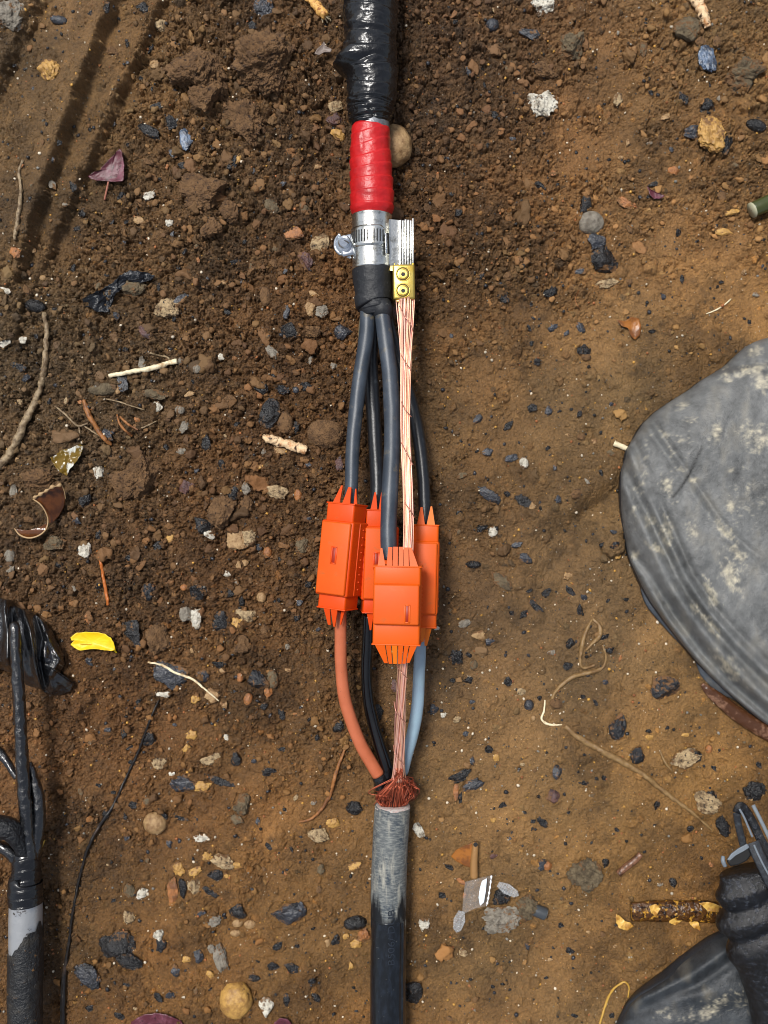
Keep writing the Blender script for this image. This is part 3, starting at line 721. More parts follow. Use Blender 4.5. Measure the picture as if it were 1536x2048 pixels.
def hzr(px, py, r, q=70):
    v = [hz(px, py)] + [hz(px + r * math.cos(a), py + r * math.sin(a)) for a in np.linspace(0, 6.28, 8, endpoint=False)] + \
        [hz(px + r * .5 * math.cos(a), py + r * .5 * math.sin(a)) for a in np.linspace(0.4, 6.6, 6, endpoint=False)]
    return float(np.percentile(v, q))
def build_ground():
    V = np.stack([Xg.ravel(), Yg.ravel(), Hf.ravel()], -1)
    i = np.arange(NY - 1)[:, None] * NX; j = np.arange(NX - 1)[None, :]
    q = np.stack([i + j, i + j + 1, i + NX + j + 1, i + NX + j], -1).reshape(-1, 4)
    c = gcol.reshape(-1, 3)
    # skirt: the same sheet carried on outward to 30 m
    n0 = len(V)
    ring = np.r_[np.arange(NX), np.arange(1, NY) * NX + NX - 1, (NY - 1) * NX + np.arange(NX - 2, -1, -1), np.arange(NY - 2, 0, -1) * NX]
    pv = V[ring]; idx = ring; M = len(ring); Vs = [V]; qs = [q]; cs = [c]; base_i = n0
    for f in (1.04, 1.12, 1.3, 1.7, 2.6, 6, 20, 70):
        nv = pv.copy(); nv[:, :2] *= f; nv[:, 2] = 0.01 * fbm(nv[:, :2], 9, 3, 5) + 0.02 * (1 - 1 / f)
        ni = base_i + np.arange(M); k = np.arange(M); k2 = (k + 1) % M
        qs.append(np.stack([idx[k], ni[k], ni[k2], idx[k2]], -1)); Vs.append(nv); cs.append(c[ring])
        idx = ni; base_i += M
    g = npmesh('ground', np.vstack(Vs), np.vstack(qs), None, M_soil, cols=np.vstack(cs), origin=None)
    g['kind'] = 'structure'; return g
M_soil = mat('wet_soil', (255, 255, 255), rough=.6, attr='Col', bump=[(1500, .0014), (520, .0018)], rvar=(300, .26, .85), spec=.45)
import os
build_ground()

# ---------------- loose crumbs, grit and black specks: nobody could count them ----------------
def hz_v(X, Y): return hz_w(X, Y)
def scatter(name, n, r0, r1, pw, dens, sub, m, colf, seed, squash=.7, rough=.3, sink=.15, facet=0, nf=1.9):
    rg = np.random.RandomState(seed); U, F = ico(sub); K = []
    for k in range(14):
        V = U.copy()
        for _ in range(facet):
            nn = rg.normal(size=3); nn /= np.linalg.norm(nn); dd = rg.uniform(.45, .8); V -= nn * np.maximum(0, V @ nn - dd)[:, None]
        V = V * (1 + rough * fbm(V + k * 9.1, nf, 4, seed + k))[:, None]; K.append(V)
    X = rg.uniform(-.34, .34, n); Y = rg.uniform(-.44, .44, n)
    ii = ((X - GX0) / GD).astype(int); jj = ((Y - GY0) / GD).astype(int); keep = rg.rand(n) < dens(crumb[jj, ii])
    for (ax, ay, ar, br) in ((188, 1284, 58, 32), (222, 335, 48, 48), (95, 1020, 50, 60), (134, 922, 44, 40), (955, 1788, 50, 50), (930, 1710, 40, 36), (1330, 1828, 110, 26), (240, 580, 85, 50)):
        keep &= ((X / S + 768 - ax) / ar) ** 2 + ((1024 - Y / S - ay) / br) ** 2 > 1
    X, Y = X[keep], Y[keep]; n = len(X); Z = hz_v(X, Y); rr = r0 * (r1 / r0) ** (rg.rand(n) ** pw)
    A = Acc()
    for i in range(n):
        a = rg.uniform(0, 6.28); c, s_ = math.cos(a), math.sin(a); V = K[rg.randint(14)] * rr[i] * np.array([rg.uniform(.8, 1.3), rg.uniform(.75, 1.1), squash * rg.uniform(.7, 1.2)])
        V = np.stack([V[:, 0] * c - V[:, 1] * s_ + X[i], V[:, 0] * s_ + V[:, 1] * c + Y[i], V[:, 2] + Z[i] + rr[i] * squash * (1 - 2 * sink) * .6], -1)
        j_, i_ = int((Y[i] - GY0) / GD), int((X[i] - GX0) / GD)
        A.add(V, None, F, colf(rg, gcolS[j_ // 16, i_ // 16]))
    o = A.build(name, m, origin=None, smooth=True); o['kind'] = 'stuff'; return o
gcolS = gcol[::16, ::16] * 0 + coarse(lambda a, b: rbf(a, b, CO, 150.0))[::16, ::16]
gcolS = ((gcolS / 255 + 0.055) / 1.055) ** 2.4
M_crumb = mat('soil_crumb', (255, 255, 255), rough=.7, attr='Col', bump=[(900, .0006), (2500, .0003)])
M_grit = mat('grit', (255, 255, 255), rough=.35, attr='Col', bump=[(900, .0002)])
M_blackgrit = mat('black_grit', (255, 255, 255), rough=.28, attr='Col', bump=[(700, .0004)])
def c_soil(rg, g):
    b = rg.uniform(.6, 1.6); return g * b * 1.25 * np.array([.94 + rg.normal(0, .04), 1, .98 + rg.normal(0, .05)])
def c_grit_glint(rg, g):
    q = rg.rand()
    if q < .3: return np.array(lin((225, 210, 185))) * rg.uniform(.5, 1)  # palest grains also paint the white glints of the wet ground
    if q < .6: return np.array(lin((200, 150, 70))) * rg.uniform(.5, 1)
    if q < .8: return np.array(lin((170, 105, 60))) * rg.uniform(.5, 1)
    return np.array(lin((140, 135, 125))) * rg.uniform(.4, 1)
def c_blk(rg, g): return np.array([.013, .013, .015]) * rg.uniform(.5, 2.6)
tag(scatter('soil_lumps', 1300, .0030, .0080, 2.0, lambda c: .05 + sstep(c, .45, 1.0), 3, M_crumb, c_soil, 15, .6, .75, sink=.4, facet=7, nf=2.4), 'bigger broken soil lumps among the crumbs', 'soil lumps', kind='stuff')
tag(scatter('soil_crumbs', 8500, .0010, .0036, 1.7, lambda c: .03 + sstep(c, .25, .9), 2, M_crumb, c_soil, 11, .75, .7, facet=6, nf=2.6), 'loose brown soil crumbs strewn over the trench floor', 'soil crumbs', kind='stuff')
tag(scatter('grit', 10000, .0004, .0014, 2.6, lambda c: .8 - .35 * c, 1, M_grit, c_grit_glint, 12, .8, .2), 'pale and yellow grit grains and painted white glints speckling the mud', 'grit', kind='stuff')
tag(scatter('black_grit', 4200, .0005, .0021, 1.7, lambda c: .8, 1, M_blackgrit, c_blk, 13, .5, .3, facet=3), 'fine black specks scattered over the mud', 'black specks', kind='stuff')
# ---------------- the cable joint ----------------
M_btape = mat('black_pvc_tape', (17, 18, 21), rough=.2, bump=[(60, .0016), (260, .0003)], rvar=(90, .14, .34), spec=.6)
M_rtape = mat('red_pvc_tape', (192, 24, 27), rough=.38, bump=[(120, .0007), (900, .00006)], var=[(60, (160, 14, 20), .45, .7), (220, (150, 60, 40), .66, .8)], spec=.5)
M_lead = mat('lead_sheath', (150, 152, 156), rough=.42, metal=.7, bump=[(300, .0004)], var=[(150, (90, 92, 96), .4, .7)])
M_steel = mat('plated_steel', (226, 226, 220), rough=.27, metal=1.0, bump=[(90, .0003), (700, .00008)], var=[(220, (150, 148, 138), .5, .72)])
M_zinc = mat('bright_zinc_screw', (215, 220, 225), rough=.22, metal=1.0, bump=[(400, .0002)])
M_slot = mat('dark_slot', (18, 17, 16), rough=.6)
M_brass = mat('brass', (204, 180, 96), rough=.34, metal=.9, bump=[(500, .00008)], var=[(120, (200, 168, 70), .45, .7)])
M_rub = mat('black_rubber_tape', (32, 34, 38), rough=.55, bump=[(70, .0014), (500, .0002)], var=[(420, (88, 88, 86), .62, .8)], spec=.4)
M_core = mat('grey_black_core', (46, 54, 64), rough=.42, bump=[(900, .00008)], var=[(70, (66, 74, 84), .4, .75), (130, (98, 90, 74), .60, .74), (900, (130, 128, 118), .68, .8)], spec=.5)
M_core2 = mat('black_core', (24, 27, 32), rough=.36, bump=[(700, .00012)], var=[(200, (54, 58, 62), .55, .8)], spec=.5)
M_brown = mat('brown_core', (188, 104, 70), rough=.36, bump=[(300, .0001)], var=[(60, (176, 94, 60), .4, .7), (500, (120, 70, 50), .66, .8)], spec=.5)
M_glossblk = mat('glossy_black_core', (8, 9, 11), rough=.14, spec=.6, bump=[(200, .00008)])
M_blue = mat('pale_blue_core', (136, 158, 174), rough=.36, bump=[(300, .00008)], var=[(90, (140, 165, 178), .4, .7), (900, (90, 105, 112), .7, .85)], spec=.5)
M_cu = mat('copper', (242, 188, 166), rough=.34, metal=.55, attr='Col')
M_cud = mat('dull_copper', (196, 112, 84), rough=.33, metal=.6, attr='Col')
M_or = mat('orange_plastic', (214, 68, 4), rough=.45, bump=[(1400, .00003)], var=[(50, (206, 72, 5), .4, .7), (150, (178, 82, 34), .62, .82), (700, (150, 70, 30), .68, .85)], spec=.3)
M_or2 = mat('lighter_orange_plastic', (214, 86, 4), rough=.45, bump=[(1400, .00003)], spec=.3, var=[(700, (150, 80, 30), .68, .85)])
M_amb = mat('amber_plastic', (216, 108, 8), rough=.4, spec=.35)
M_orlid = mat('orange_plastic_lid', (214, 82, 10), rough=.5, bump=[(1400, .00003)], spec=.3, var=[(40, (208, 88, 16), .4, .7), (150, (178, 92, 44), .62, .82), (700, (150, 80, 30), .68, .85)])
M_orslot = mat('orange_slot', (150, 34, 2), rough=.5)
def uvcable(name, worn):
    m = mat(name, (15, 18, 22), rough=.25, bump=[(500, .0001)], uv=True, spec=.5,
            var=[(90, (28, 34, 43), .45, .7, (1.2, 3, 1)), (600, (120, 120, 112), .66, .82, (1, .35, 1))])
    return m
M_sheath = uvcable('black_sheath', 0)
M_worn = mat('abraded_sheath', (90, 94, 95), rough=.5, uv=True, bump=[(500, .0002, (3, .25, 1))],
             var=[(45, (50, 60, 70), .46, .62, (1, 1.3, 1)), (330, (140, 142, 136), .44, .74, (2.2, .6, 1)), (700, (44, 50, 56), .54, .78, (3.2, .3, 1)), (60, (168, 164, 150), .52, .72, (.5, 2, 1))], spec=.4)
_n = M_worn.node_tree.nodes; _l = M_worn.node_tree.links; _b = _n['Principled BSDF']; _src = _b.inputs['Base Color'].links[0].from_socket
_tc = _n.new('ShaderNodeTexCoord'); _sx = _n.new('ShaderNodeSeparateXYZ'); _l.new(_tc.outputs['UV'], _sx.inputs[0])
_mp = _n.new('ShaderNodeMapping'); _mp.inputs['Scale'].default_value = (.45, 2.2, 1); _l.new(_tc.outputs['UV'], _mp.inputs['Vector'])
_nz = _n.new('ShaderNodeTexNoise'); _nz.inputs['Scale'].default_value = 70; _nz.inputs['Detail'].default_value = 5; _l.new(_mp.outputs[0], _nz.inputs['Vector'])
_ma = _n.new('ShaderNodeMath'); _ma.operation = 'MULTIPLY_ADD'; _ma.inputs[1].default_value = .07; _l.new(_nz.outputs['Fac'], _ma.inputs[0]); _l.new(_sx.outputs['X'], _ma.inputs[2])
_mr = _n.new('ShaderNodeMapRange'); _mr.inputs['From Min'].default_value = .103; _mr.inputs['From Max'].default_value = .114; _l.new(_ma.outputs[0], _mr.inputs['Value'])
_mx = _n.new('ShaderNodeMix'); _mx.data_type = 'RGBA'; _l.new(_mr.outputs[0], _mx.inputs['Factor']); _l.new(_src, _mx.inputs['A']); _mx.inputs['B'].default_value = (*lin((16, 19, 23)), 1); _l.new(_mx.outputs['Result'], _b.inputs['Base Color'])
M_white = mat('pale_cut_edge', (190, 184, 178), rough=.6, bump=[(1200, .0006)], var=[(900, (180, 130, 120), .45, .7)])

ROOT = empty('cable_joint', P(768, 1024, 0))
tag(ROOT, 'long cable joint with orange connector boxes, copper strands and red tape running down the middle', 'cable joint')
ZT = 0.036
def wraps(pitch, h, slope, seed, wr=.0005, dirn=1):
    def f(U, TH):
        q = np.stack([np.cos(TH).ravel() * .02, np.sin(TH).ravel() * .02, U.ravel()], -1)
        ph = (U + slope * np.sin(TH + seed) + .0042 * vn(q, 34, seed).reshape(U.shape)) / pitch
        fr = ph - np.floor(ph); saw = np.where(fr < .1, fr / .1, 1 - (fr - .1) / .9)
        return h * saw * (0.5 + .8 * (vn(np.floor(ph).reshape(-1, 1).repeat(3, 1) * 3.7, 1, seed + 3).reshape(U.shape) * .5 + .5)) + wr * fbm(q * np.array([1, 1, 2.2]), 110, 3, seed + 5).reshape(U.shape)
    return f
# -- black PVC tape, upper end
wf = wraps(.0135, .0012, .006, 4, .0011)
def btd(U, TH):
    y = U / S / 0.952 - 80                 # photo row
    b = .0093 * np.exp(-((y - 124) / 17.0) ** 2) * np.exp(-((np.cos(TH) + 1) / .55) ** 2)
    q = np.stack([np.cos(TH).ravel(), np.sin(TH).ravel(), U.ravel() * 40], -1)
    cr = -.0016 * np.exp(-(np.abs(vn(q, .9, 88)) / .10) ** 1.4).reshape(U.shape)
    return wf(U, TH) + b + cr - .0006 * (y > 205) * np.sin(y * .6)
tube('black_tape_wrap', [(740,-80,ZT,53),(740,0,ZT,54),(741,60,ZT,52.5),(741,95,ZT,51),(743,130,ZT,50),(745,165,ZT,49),(742,200,ZT,46.5),(741,228,ZT,44),(742,244,ZT,38),(743,254,ZT,36)],
     M_btape, ROOT, n=260, seg=96, disp=btd)
tube('sheath_ring', [(743,247,ZT,35.5),(743,252,ZT,36),(743,262,ZT,36),(743,268,ZT,34)], M_lead, ROOT, n=14, seg=64)
rf = wraps(.0098, .0008, .0035, 9, .0005)
def rtd(U, TH):
    z = rf(U, TH); y = U / S / .952
    return z + .0012 * np.exp(-((y - 45 - 10 * np.sin(TH * 2)) / 16) ** 2) * (np.cos(TH) < -.45)
tube('red_tape_wrap', [(741,258,ZT,35),(741,263,ZT,37.5),(742,300,ZT,38.5),(742,330,ZT,41),(743,370,ZT,42),(744,400,ZT,43),(744,420,ZT,42),(744,432,ZT,36)],
     M_rtape, ROOT, n=170, seg=96, disp=rtd)
tube('rubber_collar', [(745,530,ZT,38),(745,542,ZT,40),(746,570,ZT,38.5),(747,590,ZT,37),(748,604,ZT,36),(749,607,ZT,33.5),(751,620,ZT,32),(752,630,ZT,28)], M_rub, ROOT, n=90, seg=72,
     disp=lambda U, TH: .0009 * fbm(np.stack([np.cos(TH).ravel(), np.sin(TH).ravel(), U.ravel() * 60], -1), 1.4, 3, 5).reshape(U.shape) + .0014 * (U > .0235) * (U < .034) * (np.sin(TH * 1 + U * 160) > 0) * .6)
tube('tape_flap', [(760,606,ZT+.004,20),(764,618,ZT+.005,22),(768,630,ZT+.003,19),(772,640,ZT,13)], M_rub, ROOT, n=24, seg=32)

# -- hose clamp, plate, brass terminal
CL = empty('hose_clamp', P(744, 487, ZT)); CL.parent = ROOT; CL.location = tuple(np.array(P(744, 487, ZT)) - np.array(WLOC['cable_joint'])); WLOC['hose_clamp'] = P(744, 487, ZT)
def lip(U, TH): 
    y = U / S / .952
    return .00035 * (np.exp(-((y - 2) / 2.5) ** 2) + np.exp(-((y - 105) / 2.5) ** 2))
tube('plate_sleeve', [(744,432,ZT,39.6),(744,540,ZT,39.6)], M_steel, CL, n=60, seg=96, disp=lip)
def arc_band(name, y0, y1, r, a0, a1, th, m, par, n=40, cham=0):
    # strip of a cylinder between angles (deg, 0 = picture right, 90 = up to camera)
    an = np.radians(np.linspace(a0, a1, n)); A = Acc(); f = Sz(ZT); V = []
    ys = np.linspace(y0, y1, 9)
    for k, rr in ((0, r + th), (1, r)):
        for i, a in enumerate(an):
            for yy in ys:
                yv = yy
                if cham:
                    dd = (i) / (n - 1) * abs(a1 - a0) ; cc = max(0, cham - dd * r * math.pi / 180); yv = min(max(yy, y0 + cc), y1 - cc)
                c = P(744, yv, ZT); V.append((c[0] + math.cos(a) * rr * f, c[1], ZT + math.sin(a) * rr * f))
    V = np.array(V); m9 = 9; Q = []
    for k in (0, 1):
        o = k * n * m9
        for i in range(n - 1):
            for j in range(m9 - 1):
                a, b, c, d_ = o + i * m9 + j, o + i * m9 + j + 1, o + (i + 1) * m9 + j + 1, o + (i + 1) * m9 + j
                Q.append((a, b, c, d_) if k == 0 else (d_, c, b, a))
    o = n * m9
    for i in range(n - 1):
        for j in (0, m9 - 1):
            a, b = i * m9 + j, (i + 1) * m9 + j; Q.append((a, b, b + o, a + o) if j == 0 else (b, a, a + o, b + o))
    for i in (0, n - 1):
        for j in range(m9 - 1):
            a, b = i * m9 + j, i * m9 + j + 1; Q.append((a, a + o, b + o, b) if i == 0 else (b, b + o, a + o, a))
    return npmesh(name, V, np.array(Q), None, m, par, True)
# worm band wraps over the plate and ends in a chamfered tongue at about x=770
bnd = arc_band('worm_band', 461, 501, 40.2, 50, 215, 1.6, M_steel, CL, 60, cham=9)
sl = Acc()
for k in range(15):
    a = math.radians(58 + k * 8.6); f = Sz(ZT); rr = 42.3
    for s in (0,):
        c = P(744, 481 - (k % 2) * 0, ZT); V, q, t = rbox(.0008, 24 * f, .0006, .0002, 1)
        ca, sa = math.cos(a), math.sin(a)
        V2 = np.stack([c[0] + ca * rr * f + V[:, 0] * -sa + V[:, 2] * ca, c[1] + V[:, 1] + V[:, 0] * .12, ZT + sa * rr * f + V[:, 0] * ca + V[:, 2] * sa], -1); sl.add(V2, q, t)
sl.build('band_slot', M_slot, CL)
f = Sz(ZT)
def boxat(name, px, py, z, w, h, d_, m, par, bev=.0004, rz=0, ry=0, seg=2):
    V, q, t = rbox(w, h, d_, bev, seg); M_ = np.array(Matrix.Rotation(R(rz), 3, 'Z') @ Matrix.Rotation(R(ry), 3, 'Y'))
    return npmesh(name, V @ M_.T + np.array(P(px, py, z)), q, t, m, par, True)
# worm screw at the left: hex head pointing up at the camera, with a cupped housing
def disc(name, px, py, z, rpx, hgt, m, par, seg=32, bev=.15, tilt=(0, 0), hexa=False):
    ff = Sz(z); rr = rpx * ff; V = []; n = 6 if hexa else seg
    prof = [(0, 0), (rr, 0), (rr, hgt * .8), (rr * (1 - bev), hgt), (0, hgt)]
    th = np.linspace(0, 2 * np.pi, n, endpoint=False); rings = []
    V = [(0, 0, 0)]; 
    for (r_, h_) in prof[1:4]: 
        for a in th: V.append((r_ * math.cos(a), r_ * math.sin(a), h_))
    V.append((0, 0, hgt)); Q = []; T = []
    for k in range(2):
        for i in range(n): a = 1 + k * n + i; b = 1 + k * n + (i + 1) % n; Q.append((a, b, b + n, a + n))
    for i in range(n): T.append((0, 1 + (i + 1) % n, 1 + i)); T.append((len(V) - 1, 1 + 2 * n + i, 1 + 2 * n + (i + 1) % n))
    M_ = np.array(Matrix.Rotation(R(tilt[0]), 3, 'X') @ Matrix.Rotation(R(tilt[1]), 3, 'Y'))
    return npmesh(name, np.array(V) @ M_.T + np.array(P(px, py, z)), np.array(Q), np.array(T), m, par, not hexa and False)
hs = boxat('screw_housing', 694, 492, ZT + .003, .0115, .0165, .006, M_zinc, CL, .002, 14, 0, 3)
scw = disc('worm_screw', 689, 489, ZT + .0055, 16, .0022, M_zinc, CL, 40, .2, (18, -14)); disc('screw_head', 690, 484, ZT + .0075, 12.5, .004, M_zinc, CL, 32, .3, (18, -14))
boxat('screw_slot', 690.5, 481, ZT + .0118, .0075, .0011, .0003, M_slot, CL, .0001, -38, -14)
# ragged lip of the housing
tube('housing_lip', [(680,468,ZT+.006,3.5),(672,480,ZT+.004,4),(671,495,ZT+.003,4),(678,506,ZT+.003,4),(690,511,ZT+.003,3),(702,516,ZT+.002,3.5)], M_zinc, CL, n=30, seg=12)
# flat plate and folded corrugated edge to the right
Zp = ZT + .006
pl = Acc(); V = []; Q = []
xs = np.linspace(766, 803, 14); ys = np.linspace(437, 541, 30)
for k in (0, 1):
    for x in xs:
        for y in ys:
            z = ZT + math.sqrt(max(0, 39.6 ** 2 - min(x - 744, 34) ** 2)) * f * (1 - sstep(x, 770, 800)) + Zp * 0 + (Zp - ZT) * sstep(x, 770, 800) - k * .0009 + (.002 if x < 772 else 0) * 0
            yy = y + (x - 766) * (.10 if y < 500 else 0.02); V.append(P(x, yy, z))
V = np.array(V); nx, ny = len(xs), len(ys)
for k in (0, 1):
    for i in range(nx - 1):
        for j in range(ny - 1):
            a = k * nx * ny + i * ny + j; qd = (a, a + ny, a + ny + 1, a + 1); Q.append(qd[::-1] if k == 0 else qd)
npmesh('plate_web', V, np.array(Q), None, M_steel, CL, True)
boxat('plate_slot', 776, 487, ZT + .0122, .0022, .0155, .0007, M_slot, CL, .0001, 2, 38)
boxat('plate_tongue', 772.5, 487, ZT + .0138, .0016, .0150, .0007, M_zinc, CL, .0002, 2, 38)
st = Acc(); rg = np.random.RandomState(3)
for k, (x, wv) in enumerate(((801.5, 3.2), (806, 3.6), (811, 4.6), (816.5, 4.6), (821.5, 4.4), (826, 3.4))):
    z = Zp + .0006 + .0013 * ((k % 2)) + (.0012 if k == 5 else 0)
    V, q, t = rbox(wv * f, (96 - rg.uniform(0, 7) + (5 if k == 5 else 0)) * f, .0032, .0004, 2); st.add(V + np.array(P(x, 487 - (2 if k == 5 else 0), z)), q, t)
st.build('folded_plate_edge', M_steel, CL)
ZB = ZT + .008
BR = boxat('brass_terminal', 807.5, 567, ZB, 44 * Sz(ZB), 70 * Sz(ZB), .012, M_brass, ROOT, .0016, 1.0, 0, 3)
BR2 = Acc()
for k, (x, y, w_, h_) in enumerate(((789, 532, 3, 8), (795, 532, 2, 6), (826, 532, 4, 9), (806, 603.5, 26, 4))):
    V, q, t = rbox(w_ * f, h_ * f, .006, .0004, 2); BR2.add(V + np.array(P(x, y, ZB + .0012)), q, t)
BR2.build('terminal_edge', M_brass, BR)
for y in (548, 581):
    zt = ZB + .0059
    C = np.array(P(806, y, zt)); th = np.linspace(0, 2 * np.pi, 41)
    V, q, t, uv = tube_arr(np.stack([C[0] + np.cos(th) * 13.5 * f, C[1] + np.sin(th) * 13.5 * f, np.full(41, zt)], -1), .0005, 8, False); npmesh('screw_rim', V, q, t, M_orslot if False else M_brass, BR)
    s_ = disc('terminal_screw', 806.3, y + .5, zt, 10.5, .0012, M_brass, BR, 36, .25)
    g = Acc(); V, q, t, uv = tube_arr(np.stack([C[0] + np.cos(th) * 11.6 * f, C[1] + np.sin(th) * 11.6 * f, np.full(41, zt + .0002)], -1), .0003, 6, False); g.add(V, q)
    npmesh('screw_groove', V, q, t, mat('groove', (92, 70, 26), rough=.5), BR)
    disc('hex_socket', 806.3, y + .5, zt + .00105, 4.6, .0003, M_slot, BR, 6, .1, hexa=True)

kink = lambda U, TH: .00035 * fbm(np.stack([np.cos(TH).ravel(), np.sin(TH).ravel(), U.ravel() * 55], -1), 1, 3, 6).reshape(U.shape)
# -- insulated cores leaving the collar
CA = [(733,600,.038,15),(735,630,.038,15.5),(732,680,.038,15.5),(721,750,.038,15),(711,830,.040,14.5),(705,900,.043,14),(703,970,.048,13.5),(700,1020,.052,13.5)]
CB = [(741,610,.028,13),(742,660,.026,14),(741,720,.024,14.5),(745,800,.022,14.5),(750,880,.024,14),(754,960,.027,14),(753,1030,.032,13.5)]
CC = [(763,600,.040,15),(765,630,.042,15.5),(771,680,.045,16),(780,750,.049,16),(784,830,.055,16.5),(784,900,.061,16.5),(780,980,.067,17),(777,1060,.071,16.5),(778,1120,.073,16)]
CD = [(772,610,.030,12),(778,650,.028,12.5),(790,700,.026,13),(808,760,.026,13),(826,820,.027,13),(838,880,.030,13),(846,950,.034,12.5),(849,1010,.038,12.5),(849,1050,.040,12)]
tube('insulated_core', CA, M_core, ROOT, n=90, seg=28, disp=kink, label='slate grey core going to the leftmost orange box')
tube('insulated_core', CB, M_core2, ROOT, n=90, seg=28, disp=kink, label='darker core passing behind to the hidden orange box')
tube('insulated_core', CC, M_core, ROOT, n=90, seg=28, disp=kink, label='frontmost slate grey core going to the box on top')
tube('insulated_core', CD, M_core2, ROOT, n=90, seg=28, disp=kink, label='dark core curving to the rightmost orange box')
tube('core_filler', [(726,622,.032,5),(722,660,.030,5),(721,700,.030,4.5),(716,740,.030,3)], mat('worn_core_edge', (120, 112, 84), rough=.6, bump=[(500, .0003)]), ROOT, n=30, seg=10)
LB = [(681,1220,.048,12),(681,1270,.044,12),(682,1330,.040,12.2),(688,1390,.037,12.4),(702,1440,.034,12.6),(722,1490,.031,12.8),(745,1530,.029,13),(757,1550,.028,13)]
LK = [(737,1230,.030,11),(735,1280,.028,11.2),(733,1340,.026,11.4),(736,1395,.025,11.6),(745,1440,.025,11.8),(758,1485,.026,12),(771,1525,.027,12),(780,1555,.026,12)]
LU = [(842,1240,.036,11),(841,1290,.036,11.4),(838,1350,.035,12),(835,1410,.033,12.2),(827,1460,.031,12.2),(815,1505,.029,11.8),(805,1545,.027,11.5)]
tube('insulated_core', LB, M_brown, ROOT, n=90, seg=28, disp=kink, label='brown core below the leftmost orange box')
tube('insulated_core', LK, M_glossblk, ROOT, n=90, seg=28, disp=kink, label='glossy black core between the brown and the blue')
tube('insulated_core', LU, M_blue, ROOT, n=90, seg=28, disp=kink, label='pale blue core below the rightmost orange box')

# -- orange connector boxes
def connector(cx, cy, z, w, h, dp, rz, roll, pitch, mbody, spikes_top, spikes_bot, label, slot=None, coltop=.16, colbot=.13, lidw=.86, colw=.82, splay=None):
    """w,h in photo px (body incl. collars h), dp depth m. roll turns it about its length to show a flank."""
    ff = Sz(z); W_, Hh = w * ff, h * ff
    M3 = np.array(Matrix.Rotation(R(rz), 3, 'Z') @ Matrix.Rotation(R(pitch), 3, 'X') @ Matrix.Rotation(R(roll), 3, 'Y')); C = np.array(P(cx, cy, z))
    T = lambda V: np.asarray(V) @ M3.T + C
    def add(A, bw, bh, bd, x, y, zz, bev): V, q, t = rbox(bw, bh, bd, bev, 3); A.add(T(V + np.array([x, y, zz])), q, t)
    A = Acc(); ct, cb = Hh * coltop, Hh * colbot; mid = Hh - ct - cb
    add(A, W_ * .96, mid, dp, 0, (cb - ct) / 2, 0, .0016)
    add(A, W_ * colw, ct + .003, dp * .82, 0, Hh / 2 - ct / 2 - .0015, 0, .0016)
    add(A, W_ * colw, cb + .003, dp * .82, 0, -Hh / 2 + cb / 2 + .0015, 0, .0016)
    add(A, W_ * colw * 1.04, .0011, dp * .85, 0, Hh / 2 - .0007, 0, .0004); add(A, W_ * colw * 1.04, .0011, dp * .85, 0, -Hh / 2 + .0007, 0, .0004)
    # seam where the two halves close, and snap teeth along it
    add(A, W_ * 1.0, mid * .96, .0012, 0, (cb - ct) / 2, dp * .08, .0004)
    for k in range(9): add(A, W_ * 1.03, .0011, .0016, 0, (cb - ct) / 2 + (k - 4) * mid / 10, -dp * .12, .0003)
    body = A.build('connector_box', mbody, ROOT); body['label'] = label
    Lz = dp / 2; L = Acc(); V, q, t = rbox(W_ * lidw, mid * .96, .005, .0013, 3); L.add(T(V + np.array([0, (cb - ct) / 2, Lz])), q, t)
    L.build('lid', M_orlid, body)
    if slot:
        sx, sy, sw, sh = [v * ff for v in slot]; sA = Acc(); zt = Lz + .0026
        for (x, y, a, b) in ((0, sh / 2, sw, .0006), (0, -sh / 2, sw, .0006), (-sw / 2, 0, .0006, sh), (sw / 2, 0, .0006, sh)):
            V, q, t = rbox(a + .0006, b + .0004, .0007, .0001, 1); sA.add(T(V + np.array([sx + x, sy + y, zt])), q, t)
        sA.build('lid_slot_rim', mbody, body)
        V, q, t = rbox(sw, sh, .0003, .00005, 1); npmesh('lid_slot', T(V + np.array([sx, sy, zt - .00005])), q, t, M_orslot, body)
    def spikes(items, sgn, nm):
        for (x0, x1, xt0, xt1, ln, zz, mt) in items:        # base left/right, tip left/right, length px; zz depth frac
            b0, b1, t0, t1, l_ = x0 * ff, x1 * ff, xt0 * ff, xt1 * ff, ln * ff; th = .0011
            y0 = sgn * (Hh / 2 - .0008); yt = sgn * (Hh / 2 + l_); zb = zz * dp * .42; ztp = zz * .0065
            V = np.array([(b0, y0, zb), (b1, y0, zb), (t1, yt, ztp), (t0, yt, ztp), (b0, y0, zb - th), (b1, y0, zb - th), (t1, yt, ztp - th), (t0, yt, ztp - th)])
            q = np.array([(0, 1, 2, 3), (7, 6, 5, 4), (0, 4, 5, 1), (1, 5, 6, 2), (2, 6, 7, 3), (3, 7, 4, 0)])
            if sgn < 0: q = q[:, ::-1]
            npmesh(nm, T(V), q, None, mt or mbody, body, False)
    spikes(spikes_top, 1, 'finger'); spikes(spikes_bot, -1, 'finger')
    return body
connector(685, 1112, .050, 74, 212, .027, -5.5, -24, 0, M_or,
    [(-18,-3,-9,-6,34,1,None),(3,20,7,13,32,1,None),(21,28,18,20,30,.5,None),(-12,6,-6,0,28,-.6,None)],
    [(-16,-2,-9,-3,32,1,None),(0,15,3,7,34,1,None),(16,24,13,15,30,.5,None)], 'leftmost orange box, red orange, turned to show its right flank', slot=(2, 2, 10, 32), coltop=.17, colbot=.13)
